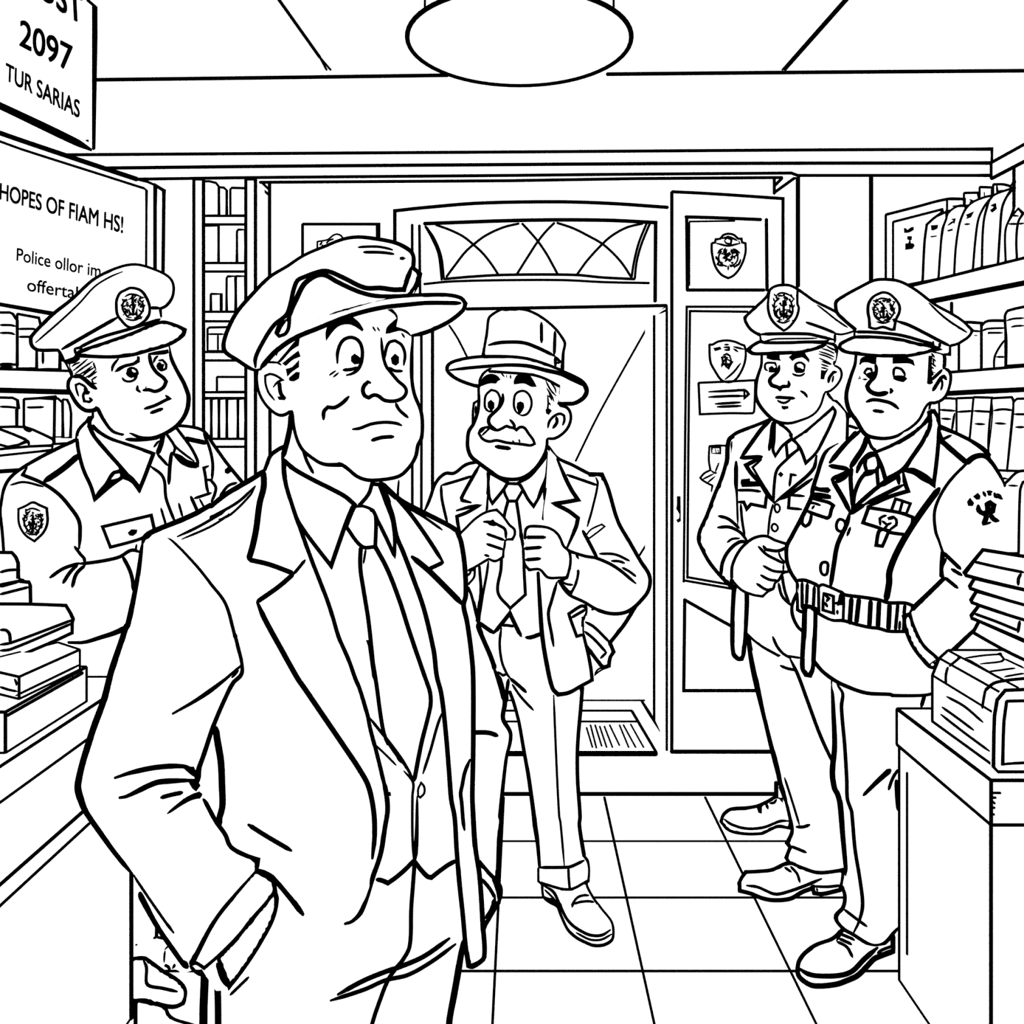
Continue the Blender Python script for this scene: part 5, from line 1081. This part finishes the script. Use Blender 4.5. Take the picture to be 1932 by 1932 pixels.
jk.fill('s 1030,285 940,320 770,390 712,430 700,520 705,700 745,840 760,1080 800,1180 840,1210 t 735,250 845,545 1070,705 1180,735 1320,730 P 1560,1250 s 1500,1400 1500,900 1480,560 1600,460 1595,240 1515,152 1440,92 1300,400 1150,420', Yr+.0, .05, .2, 6, rim=False, R=45)
Z = Yr-.001
rimline(jk, 's 1032,285 940,325 770,390 715,430', Z, 7.5); rimline(jk, 't 840,545 960,640 1080,708 1100,695', Z, 6); jk.strokes('t 1038,568 1070,640 1110,690 1175,733', 5); jk.strokes('t 1140,712 1250,730', 4.5)
rimline(jk, 's 1455,90 1498,150 1520,150 1600,245 1625,270', Z, 5); rimline(jk, 's 1597,250 1597,465', Z, 6)
jk.strokes('s 760,605 760,850 768,1085', 7); jk.strokes('s 728,455 705,640 718,740 745,845', 4); jk.strokes('s 795,930 805,1050 825,1172', 4.5)
jk.strokes('s 1040,930 1015,1040 1002,1172', 4); jk.strokes('s 770,825 870,825 948,835', 5); jk.blot('s 803,745 862,740 862,760 932,762 958,792 808,797 798,770')
jk.strokes('s 768,915 818,915 842,968 872,930 980,952 992,850', 5.5); jk.strokes('s 1280,870 1165,860 1158,960 1260,970', 5)
jk.strokes('s 1105,1450 1130,1590 1165,1685;s 1082,1530 1110,1630 1185,1705', 5); jk.strokes('s 1235,1540 1225,1620 1190,1690', 5)
jk.done()
for a in ('s 1052,945 1065,992 1085,985 1092,955 1072,930', 's 1030,1110 1045,1080 1075,1100 1072,1125 1050,1137'): flap('button', jk, [jk], a, 3.6, .004, sharp=100)
sh = part('shirt', man); sh.on(jk, B).patch('s 1045,300 1050,350 1045,450 1060,560 1150,580 1070,670 1050,780 1043,920 1200,800 1340,660 1370,540 1490,210 1300,370 1190,430 1120,350', .008, 5, .004, rim=False)
sh.strokes('s 1232,512 1145,590 1070,672 1050,780 1042,920', 5, .05, .009); sh.blot('s 1082,705 1098,688 1115,705 1100,722', .011); sh.strokes('s 1220,712 1178,705 1165,795', 4.5, .1, .009); sh.done()
T = [jk, B]
flap('collar', sh, T, 's 1052,305 1048,450 1040,520 1058,562 1110,490 1182,430 1165,382 1112,335', 5, .014); flap('collar', sh, T, 's 1195,442 1300,370 1495,200 1512,230 1480,320 1430,425 1370,535 1290,618 1245,505', 5.5, .014)
tie = part('tie', man).on(*T); tie.patch('s 1140,470 1182,440 1228,482 1232,515 1150,575', .016, 5, step=4); tie.done()
flap('lapel', jk, [jk], 's 1030,290 960,352 880,460 795,578 955,572 900,602 835,635 870,690 950,780 1045,920 1048,780 1070,670 1148,575 1060,560 1010,520 1040,310', 6, .005, rim=False, lines='s 1028,288 960,352 880,460 795,580;s 790,580 960,570;s 955,575 900,602 835,635 870,690 950,780 1000,860 1055,925;s 1038,310 1025,450 1010,522', lw=7)
flap('lapel', jk, [jk], 's 1375,545 1345,665 1200,800 1055,920 1100,890 1160,860 1340,735 1395,600', 5, .006, rim=False, lines='s 1372,560 1345,665 1200,800 1055,918;s 1340,737 1160,862 1095,895', lw=6)
e = part('lapel_edge', jk); e.on(jk); e.patch('s 955,575 965,580 890,650 960,770 1048,905 1040,900 950,772 872,650', .007, 3, .004, rim=False); e.strokes('s 955,590 885,650 960,775 1045,905', 4, .1, .008); e.done()
sl = part('sleeve', jk)
sl.fill('s 712,430 695,500 690,600 650,740 600,860 540,1020 490,1130 478,1200 500,1260 560,1370 650,1480 735,1570 727,1480 732,1400 782,1290 850,1215 800,1150 768,1080 755,850 728,700 720,520', Yr-.07, .035, .14, 7, rim=False, R=28)
Z = Yr-.071
rimline(sl, 's 740,412 710,435 695,500 690,600 650,740 600,860 540,1020 490,1130 478,1200 500,1260 560,1370 650,1480 740,1572', Z, 7.5); rimline(sl, 's 727,1570 725,1480 732,1400 782,1290 855,1210', Z, 6)
sl.strokes('s 625,1020 700,1042 785,1115;s 618,1108 710,1105 790,1145 845,1212', 5.5); sl.strokes('s 692,1222 730,1195 788,1190', 4); sl.strokes('s 845,1215 780,1220 700,1290 655,1380 645,1475', 6); sl.done()
cp = part('cap', man)
cp.fill('x 165,640 250,560 430,392 480,300 560,257 690,252 800,300 900,370 1000,440 1200,540 1290,592 1400,680 1512,770 1500,800 1400,827 1330,840 1260,830 1260,945 1100,930 380,940 360,930 350,850 240,780 178,690', Yr-.16, .06, .16, 6.5, rim=False, R=40)
Z = Yr-.161
rimline(cp, 'x 350,850 240,780 178,690 167,640 250,560 430,392 480,300 560,257 690,252 800,300 900,370 1000,440 1200,540 1290,592 1400,680 1512,772', Z, 6.5); rimline(cp, 'x 1505,775 1480,800 1400,827 1330,840 1255,830', Z, 4.5); rimline(cp, 'x 358,855 360,935', Z, 5)
cp.strokes('x 1040,485 1150,570 1280,672 1412,760', 3.4); cp.stroke('x 905,695 1100,762 1262,828', 5); cp.strokes('x 345,845 430,838 930,838 1060,865 1245,908', 5.5); cp.strokes('x 1257,835 1257,945', 4.5); cp.strokes('x 400,928 500,902 560,895 1040,890', 3.4); cp.strokes('x 375,940 700,945 900,935 1150,935', 5); cp.done()
vi = part('visor', cp); vi.fill('x 350,935 400,947 700,948 900,940 1155,938 1100,985 860,1050 680,1065 380,1075 250,1070 200,1030 270,975', Yr-.2, .012, .03, 6.5, rim=True); vi.done()
badge(cp, [cp], 'x 462,350 480,300 560,260 690,254 800,300 800,480 817,520 795,620 740,710 680,770 635,795 560,742 500,680 460,600 445,500', 21, 4.5, 'tall shield badge on the cap front', .01)
st = Part('baton'); st.fill('t 745,190 733,500 742,700 775,735 800,735 815,690 828,540 838,215 800,170', Yr-.09, .012, .03, 8); st.done('baton hanging beside the slim officer, seen against the open door', 'baton', 'batons hanging from the belts', loc=P3(1395, 1240, Yr-.09))
# ---------------------------------------------------------------- stout officer at the right, beside the counter
Yo = 2.58
man = thing('person', P3(1610, 1850, Yo), 'stout policeman with wide belt in front of the slim officer, leaning on the counter', 'person')
body = part('body', man)
body.fill('y 360,1090 350,1200 310,1320 270,1450 246,1550 246,1650 282,1770 370,1890 w 440,600 492,672 580,700 680,705 780,680 880,620 970,540 1032,420 1070,375 1110,385 1200,340 1250,230 1258,130 1230,85 y 1430,1270 1428,1100 1280,1000 700,950 400,1000', Yo-.09, .07, .17, 6, rim=False)
body.fill('w 440,560 600,860 900,720 1080,500 1060,330 800,400', Yo, .02, .1, 6, rim=False)
limb(body, *pxl('P 1660,800 1640,900 1630,1050 1640,1200', [Yo+.06, Yo+.09, Yo+.09, Yo+.09], [34, 55, 58, 55]))
limb(body, *pxl('P 1820,900 1850,1000 1790,1130 1770,1230', [Yo+.04, Yo+.0, Yo-.03, Yo-.03], [34, 32, 26, 20])); limb(body, *pxl('P 1620,1220 1640,1450 1645,1720', [Yo+.12, Yo+.09, Yo+.08], [45, 34, 20])); limb(body, *pxl('P 1700,1220 1740,1450 1745,1720', [Yo+.14, Yo+.14, Yo+.14], [45, 34, 20]))
body.fuse(.008); body.fused = True; B = body; Z = Yo-.091
rimline(B, 'y 360,1090 350,1200 310,1320 270,1450 247,1550 247,1650 282,1770 370,1890 w 440,600 492,672 580,700 680,705 780,680 860,610', Z, lambda k: 6+3*math.sin(3.14*k)); rimline(B, 'w 835,640 880,620 970,540 1032,420 1070,372', Z, 6); rimline(B, 'w 1070,372 1110,385 1200,340 1248,230 1258,130 1235,90 1185,80', Z, 6.5)
B.strokes('w 1185,85 1140,130 1085,180', 5.5); B.strokes('y 1288,1530 1340,1442 1390,1370 1420,1352 1452,1392', 6); B.strokes('y 1392,1385 1402,1450 1385,1522', 4)
B.stroke('y 590,1200 602,1270 580,1360 522,1420 490,1470 512,1520 570,1558 640,1570 740,1550', lambda k: 5+4*k, .06); B.stroke('y 772,1498 790,1530 768,1560', 5); B.stroke('y 478,1665 560,1637 720,1660 800,1690 872,1748', 6); B.stroke('y 560,1768 692,1785', 6); B.strokes('y 382,1380 412,1375;y 438,1390 490,1390', 3.5); B.strokes('y 398,1350 400,1375', 3)
B.strokes('w 1072,378 1070,480 1065,560', 4); B.stroke('w 1075,450 1110,460 1145,520', 4.5)
B.done()
eye(man, B, 'y 455,1320 465,1290 490,1260 540,1265 565,1300 570,1370 530,1382 480,1350', 'y 475,1335 458,1310 465,1290 490,1260 535,1262 550,1300', 4, 'y 475,1330 520,1310 575,1300 592,1320 572,1370 530,1385 490,1352')
eye(man, B, 'y 812,1350 815,1270 840,1248 900,1262 945,1320 965,1380 930,1415 860,1402 815,1380', 'y 812,1360 815,1270 840,1248 900,1262 945,1320 948,1352', 4.2, 'y 812,1350 880,1347 940,1352 968,1382 930,1418 860,1402 815,1382')
for a in ('y 405,1202 410,1150 440,1122 540,1110 545,1070 600,1070 592,1202 550,1195 500,1178 430,1180', 'y 806,1192 806,1108 830,1110 830,1080 960,1080 962,1120 1045,1160 1060,1215 1000,1190'):
    e = part('eyebrow', man).on(B); e.patch(a, .004, 1, .004, rim=False, sharp=40, step=3); e.blot(a, .006); e.done()
hr = part('hair', man, 'dark shaded sideburn'); hr.on(B).patch('y 1245,1105 1272,1065 1400,1085 1425,1262 1270,1442 1225,1437 1235,1250', .003, 1, .003, rim=False)
hr.blot('y 1243,1108 1275,1108 1268,1250 1292,1330 1268,1350 1282,1432 1250,1445 1225,1437 1235,1260', .005); hatch(hr, 'y 1270,1070 1310,1125;y 1280,1130 1325,1170;y 1270,1190 1325,1235;y 1260,1230 1300,1260;y 1285,1300 1315,1310;y 1290,1150 1300,1200', 3); hr.stroke('y 1270,1040 1385,1068 1422,1110 1420,1260', 7, .05, .004); hr.done()
tr = part('trousers', man)
tr.fill('t 1485,880 1500,1100 1512,1400 1495,1600 1510,1720 u 1130,180 1150,250 1170,500 1190,750 1167,890 1187,960 1172,1050 1118,1110 1122,1145 1180,1210 1250,1250 1330,1302 1400,1332 1480,1314 1550,1235 1640,1150 1640,700 1640,0 P 1720,1420 1740,1240 1600,1220', lambda x, y: Yo+.06-.1*max(0, min(1, (y-1320)/450)), .045, .16, 9, rim=False, R=45)
Z = lambda x, y: Yo+.06-.1*max(0, min(1, (y-1320)/450))
rimline(tr, 't 1493,885 1500,1100 1512,1400 1495,1600 1512,1720 u 1130,180 1150,250 1172,500 1195,750 1215,900 1235,970 1272,1012', Z, lambda k: 6+5*math.sin(3.14*k)); rimline(tr, 'u 1165,890 1187,960 1172,1050 1118,1110 1122,1145 1180,1210 1250,1250 1330,1302 1400,1332 1480,1314 1550,1235 1590,1180', Z, 7.5)
tr.strokes('t 1515,890 1540,950 1570,1000 1560,1100 1585,1400 1600,1650 1605,1800 u 1225,290 1235,320 1260,600 1300,850 1318,1030 1292,1150 1252,1235', 6); tr.strokes('u 1178,1062 1280,1140 1352,1192', 5); tr.stroke('u 1530,0 1430,90 1322,198', lambda k: 9-4*k, .05); tr.strokes('u 1585,0 1545,70 1515,155', 5); tr.stroke('u 1575,80 1580,200 1590,310', 9); tr.strokes('P 1745,1310 1738,1334', 6); tr.done()
s = part('shoe', man); s.fill('u 828,1500 842,1450 880,1400 960,1340 1090,1290 1175,1215 1250,1252 1330,1302 1400,1332 1480,1314 1548,1250 1548,1380 1430,1425 1400,1442 1285,1560 1200,1602 1110,1632 950,1642 880,1612 830,1560', ground(Yo+.02), .02, .12, 8, R=25)
s.stroke('u 832,1508 900,1550 980,1567 1150,1562 1240,1530 1330,1440 1432,1352', 7.5); s.strokes('u 1150,1250 1257,1295;u 1140,1285 1235,1328', 6); s.stroke('u 1125,1308 1200,1350 1242,1425', 5.5); s.strokes('u 1430,1395 1465,1370 1545,1340', 4.5); s.strokes('u 1120,1300 1165,1235', 4); s.done()
s = part('shoe', man); s.fill('P 1720,1735 1760,1732 1768,1770 1745,1795 1715,1795', ground(Yo+.12), .02, .1, 6); s.done()
jk = part('jacket', man)
jk.fill('w 440,600 330,700 160,800 105,880 60,1020 10,1180 s 1340,870 1265,1030 1185,1180 1150,1250 1150,1360 1175,1440 1230,1530 1225,1620 1190,1690 1190,1760 1230,1860 t 1270,530 1300,700 1345,745 1420,830 1500,890 1600,940 1750,990 1932,1002 v 930,1252 1170,1252 1265,1230 1290,1030 w 1780,1500 1700,1050 1620,900 1450,740 1290,660 1150,620 1075,440 900,720 580,800', Yo-.01, .08, .2, 7, rim=False, R=90)
Z = Yo-.011
rimline(jk, 'w 315,740 150,820 105,880 60,1020 10,1180 s 1340,870 1265,1030 1185,1180 1150,1250 1150,1360 1175,1440 1232,1530', Z, lambda k: 7+2*math.sin(3*k)); rimline(jk, 't 1225,240 1192,320 1190,400 1230,490 1275,530', Z, 7); rimline(jk, 't 1340,735 1420,828 1500,890 1600,942 1750,992 1932,1003 v 930,1252 1170,1250 1262,1230', Z, lambda k: 9-2*k)
rimline(jk, 'w 1160,605 1290,662 1450,742 1560,812 1612,872', Z, 9); jk.stroke('w 1165,722 1280,822 1412,935', 9, .05); jk.strokes('w 1158,640 1185,722 1270,682', 5); jk.strokes('w 325,505 320,740;w 328,592 420,622;w 398,645 332,722', 5)
jk.stroke('w 1162,1162 1000,1380 860,1592 760,1780 705,1932 v 908,400 882,545', lambda k: 10, .04); jk.strokes('w 345,1385 312,1500 232,1680 v 490,250 462,435', 7.5); jk.strokes('w 350,1520 320,1600', 4.5)
jk.strokes('E 190,255 410,310 465,345 440,400 420,480 390,500 210,440 120,400', 6); jk.strokes('E 120,400 90,520 90,570 125,600 165,575 190,520 200,430', 5.5); jk.blot('E 255,115 290,130 400,130 430,160 400,190 290,170 245,160'); jk.strokes('E 210,210 280,205 430,230;E 230,235 430,255', 5); jk.blot('E 350,225 430,225 432,262 350,255'); jk.strokes('E 160,310 240,320 310,345;E 235,345 205,390', 4.5)
jk.done()
for a in ('w 222,1500 240,1455 265,1448 300,1475 292,1540 262,1558 232,1545', 'v 387,300 398,250 438,250 441,290 432,335 405,338'): flap('button', jk, [jk], a, 5, .005, sharp=100)
T = [jk, B]
sh = part('shirt', man); sh.on(*T).patch('w 495,700 580,835 900,700 850,980 620,1140 375,1350 350,1080 360,980 440,820', .006, 6, .004, rim=False)
sh.stroke('w 498,690 470,790 400,900 350,975', 9, .1, .008); sh.strokes('w 360,975 352,1080 372,1335', 7, .05, .008); sh.strokes('w 505,700 540,790 585,830', 6, .1, .008); sh.done()
tie = part('tie', man).on(*T); tie.patch('w 478,1040 590,1010 602,1150 480,1260 372,1345 395,1190', .01, 6.5, step=4); tie.done()
flap('knot', tie, T, 'w 492,895 545,868 590,870 607,960 580,1005 500,1015 483,950', 6, .014, blots='w 470,1022 500,1002 590,998 545,1040 480,1055', )
flap('collar', sh, T, 'w 575,842 720,782 880,692 1000,605 1062,525 1075,590 1020,720 920,870 825,995 670,1085 632,960', 7, .016)
flap('collar', sh, T, 'w 1070,475 1110,462 1148,530 1152,700 1130,950 1105,1135 1040,1080 935,1000 838,1002 920,870 1020,720 1072,590', 7, .014, blots='w 855,992 940,990 1040,1040 1095,1085 1105,1140 1000,1090 930,1040 860,1018')
flap('collar', sh, T, 'w 495,850 545,835 575,840 520,860 470,905 430,965 415,1020 400,990 440,900', 4, .013, rim=False, lines='w 580,840 520,855 470,900 430,960 408,1025', lw=7)
flap('lapel', jk, [jk], 'w 440,640 300,765 160,935 168,968 330,992 310,1022 178,1082 200,1130 280,1260 342,1385 372,1340 350,1080 365,975 480,720', 6, .006, rim=False, lines='w 440,640 300,768 160,935;w 158,960 330,988;w 330,985 315,1020 178,1082;w 178,1080 215,1140 285,1260 345,1380;w 325,1010 300,1060 215,1110', lw=8)
flap('lapel', jk, [jk], 'w 342,1385 480,1260 620,1140 790,1020 835,1010 855,1120 875,1188 700,1240 500,1330 400,1385', 7, .007, rim=False, lines='w 345,1385 480,1255 620,1138 800,1000;w 620,1150 785,1052 792,1130;w 480,1312 640,1230 830,1135;w 830,1015 850,1120 875,1190 700,1245 500,1335;w 350,1400 480,1312', lw=7)
flap('pocket', jk, [jk], 'w 515,1342 650,1362 800,1388 915,1428 912,1480 855,1588 700,1565 620,1530 465,1480', 6, .006, lines='w 622,1505 618,1440 645,1422 680,1412;w 700,1430 740,1425 770,1455 768,1500 700,1550;w 638,1462 685,1498 725,1480;w 690,1500 650,1545', lw=4.5, blots='w 690,1435 720,1425 745,1430 735,1445 700,1452')
flap('pen', jk, [jk], 'w 722,1372 762,1262 825,1280 795,1388', 5, .006); flap('pen', jk, [jk], 'w 795,1388 825,1282 895,1305 858,1395', 5, .006)
flap('pen_clip', jk, [jk], 'w 640,1540 608,1562 585,1685 640,1692 672,1620 700,1552', 6, .009)
bl = part('belt', man)
bl.on(jk).patch('v 212,385 262,380 350,412 372,428 545,472 565,490 620,500 690,508 830,530 900,552 1030,555 1095,577 1060,640 1022,655 1015,770 900,767 830,747 750,737 655,715 560,688 475,682 372,632 335,590 250,622 215,605', .012, 6, .004)
bl.strokes('v 247,395 247,600;v 287,402 280,570;v 340,425 332,590;v 562,495 555,680', 5.5, .02, .014); bl.strokes('v 622,512 608,715;v 680,512 658,712;v 768,530 757,737;v 832,535 822,745;v 912,557 902,762', lambda k: 7.5, .02, .014); bl.strokes('v 975,555 955,765;v 1028,562 1020,650', 5.5, .02, .014); bl.strokes('v 1035,640 1065,640', 5, .02, .014); bl.strokes('v 990,690 985,760;v 280,580 330,595', 4.5, .02, .014)
bl.done()
flap('buckle', bl, [jk], 'v 372,428 405,415 545,472 540,555 520,560 562,560 558,683 470,682 374,632', 5, .02, lines='v 408,475 485,503 485,632 405,608 408,475;v 541,480 527,555 490,557;v 410,480 450,520 430,545;v 420,550 440,585;v 515,608 515,640', lw=5)
st = Part('baton'); st.fill('v 268,580 262,760 252,960 252,1050 277,1097 305,1102 322,1060 332,960 342,760 345,600 305,585', Yo-.15, .012, .03, 8.5); st.done('baton hanging from the wide belt of the stout officer', 'baton', 'batons hanging from the belts', loc=P3(1525, 1270, Yo-.15))
sl = part('sleeve', jk)
sl.fill('w 1410,942 1480,885 1560,872 1625,925 1690,1020 1755,1145 P 1900,1000 1900,1080 v 1650,650 1470,830 1290,1000 1265,970 1160,870 1082,720 1065,640 1110,590 1330,370 1302,320 1320,200 1285,80 w 1130,1560 1116,1400 1150,1280 1250,1110', Yo-.13, .045, .15, 7, rim=False, R=45)
Z = Yo-.131
rimline(sl, 'w 1410,942 1250,1110 1150,1280 1118,1400 1130,1560 v 1290,80 1318,165', Z, 6); rimline(sl, 'w 1412,940 1480,885 1560,872 1625,925 1690,1020 1755,1145', Z, lambda k: 12-6*k)
rimline(sl, 'v 1318,165 1310,260 1308,355', Z, 8); rimline(sl, 'v 1328,368 1210,482 1085,600', Z, 8.5); rimline(sl, 'v 1062,640 1085,720 1160,870 1265,970', Z, 6.5); rimline(sl, 'v 1600,705 1470,830 1360,935 1285,1005', Z, lambda k: 8+3*k)
sl.strokes('v 1318,170 1452,298', 6.5); sl.strokes('v 1380,295 1462,345', 6); sl.strokes('v 1330,360 1430,442', 6); sl.stroke('v 1340,215 1312,280 1310,355', 5)
sl.done()
ap = part('arm_patch', sl, 'round emblem lettered along its top'); ap.on(sl).patch('w 1400,1330 1440,1240 1560,1180 1700,1200 1745,1270 1720,1420 1660,1500 1540,1520 1450,1450', .002, 2, .003, rim=False)
for a in ('w 1418,1290 1440,1258 1472,1300 1462,1322 1428,1322', 'w 1475,1240 1510,1212 1530,1235 1525,1262 1500,1265', 'w 1600,1200 1632,1195 1630,1228 1610,1228'): ap.blot(a, .004)
ap.strokes('w 1560,1195 1582,1240;w 1595,1195 1642,1197;w 1662,1205 1670,1240 1700,1250;w 1690,1240 1735,1262;w 1685,1215 1725,1245', 5, .1, .003)
ap.stroke('w 1515,1318 1522,1370 1560,1395 1605,1380 1598,1310 1620,1295 1655,1320 1645,1375 1600,1400', 8, .1, .003); ap.strokes('w 1592,1400 1582,1450 1560,1500;w 1620,1400 1660,1450 1700,1462', 8, .1, .003); ap.strokes('w 1560,1498 1632,1475', 4, .1, .003); ap.done()
cu = part('cuff', jk); cu.fill('v 1022,655 1062,640 1085,720 1160,870 1265,970 1292,1000 1245,1042 1215,1035 1180,1000 1090,882 1035,750', Yo-.15, .015, .05, 7, rim=True); cu.blot('v 1215,1020 1270,980 1290,1000 1285,1040 1225,1045', .002); cu.done()
cp = part('cap', man)
cp.fill('y 112,470 122,440 280,342 450,252 550,202 640,182 820,190 940,230 1060,300 1160,372 1260,452 1350,512 1500,592 1640,682 1762,792 1732,850 1690,890 1590,950 1490,978 1490,1085 1430,1080 1280,1040 900,960 345,890 352,775 200,650 128,570', Yo-.18, .07, .18, 7, rim=False, R=55)
Z = Yo-.181
rimline(cp, 'y 352,780 200,650 128,570 112,470 122,440 280,342 450,252 550,202 640,182 820,190 940,230 1060,300 1160,372 1260,452 1350,512 1500,592 1640,682 1762,795 1732,850 1690,890 1590,950 1495,978', Z, lambda k: 7.5-1.5*k); rimline(cp, 'y 1490,978 1490,1085 1430,1080', Z, 5.5); rimline(cp, 'y 345,780 342,880', Z, 5.5)
cp.strokes('y 1240,462 1350,572 1500,692 1700,818', 4); cp.strokes('y 848,680 1000,732 1200,832 1390,932 1492,982', 5.5); cp.done()
bd = part('cap_band', cp); bd.on(cp).patch('y 350,812 570,817 830,842 980,872 1150,922 1300,962 1350,930 1375,945 1365,1008 1290,990 1100,960 890,905 660,880 348,877', .006, 4, .004, rim=False)
bd.strokes('y 350,812 570,817 830,842 980,872 1150,922 1290,960;y 345,877 660,882 890,907 1100,960 1290,990 1362,1008', 5.3, .03, .007); bd.strokes('y 1375,942 1368,1008;y 1295,928 1282,962;y 1285,945 1300,985', 4.5, .05, .007); bd.done()
vi = part('visor', cp); vi.fill('y 345,880 660,885 890,910 1100,962 1290,995 1360,1020 1280,1035 1180,1062 990,1097 820,1102 600,1097 350,1072 200,1042 155,1000 170,960 240,922', Yo-.225, .012, .03, 6.5, rim=True); vi.done()
badge(cp, [cp], 'y 520,755 515,650 500,580 508,470 560,392 640,347 690,335 760,355 840,430 880,500 877,580 840,660 815,782 780,782 680,752 590,772 540,762', 33, 5, 'round crowned badge on the cap front', .01)
# ================================================================ light and camera
w = bpy.data.worlds.new('daylight'); sc.world = w; w.use_nodes = True
bg = w.node_tree.nodes['Background']; bg.inputs[0].default_value = (1, 1, 1, 1); bg.inputs[1].default_value = 1.0
L = bpy.data.lights.new('room_light', 'AREA'); L.energy = 60; L.size = 2.0
lo = bpy.data.objects.new('room_light', L); COL.objects.link(lo); lo.location = (0, .6, 2.7)
cam = bpy.data.cameras.new('camera'); co = bpy.data.objects.new('camera', cam); COL.objects.link(co)
co.location = CAM; co.rotation_euler = (math.radians(90), 0, 0)
cam.sensor_width = 36; cam.lens = F/1932*36; cam.shift_x = -(CX-966)/1932; cam.shift_y = -(966-CY)/1932
cam.clip_start = .05
sc.camera = co
sc.view_settings.view_transform = 'Standard'; sc.view_settings.look = 'None'
sc.cycles.max_bounces = 0; sc.cycles.diffuse_bounces = 0
sc.cycles.use_adaptive_sampling = True; sc.cycles.adaptive_threshold = .1; sc.cycles.adaptive_min_samples = 8
sc.cycles.use_denoising = False
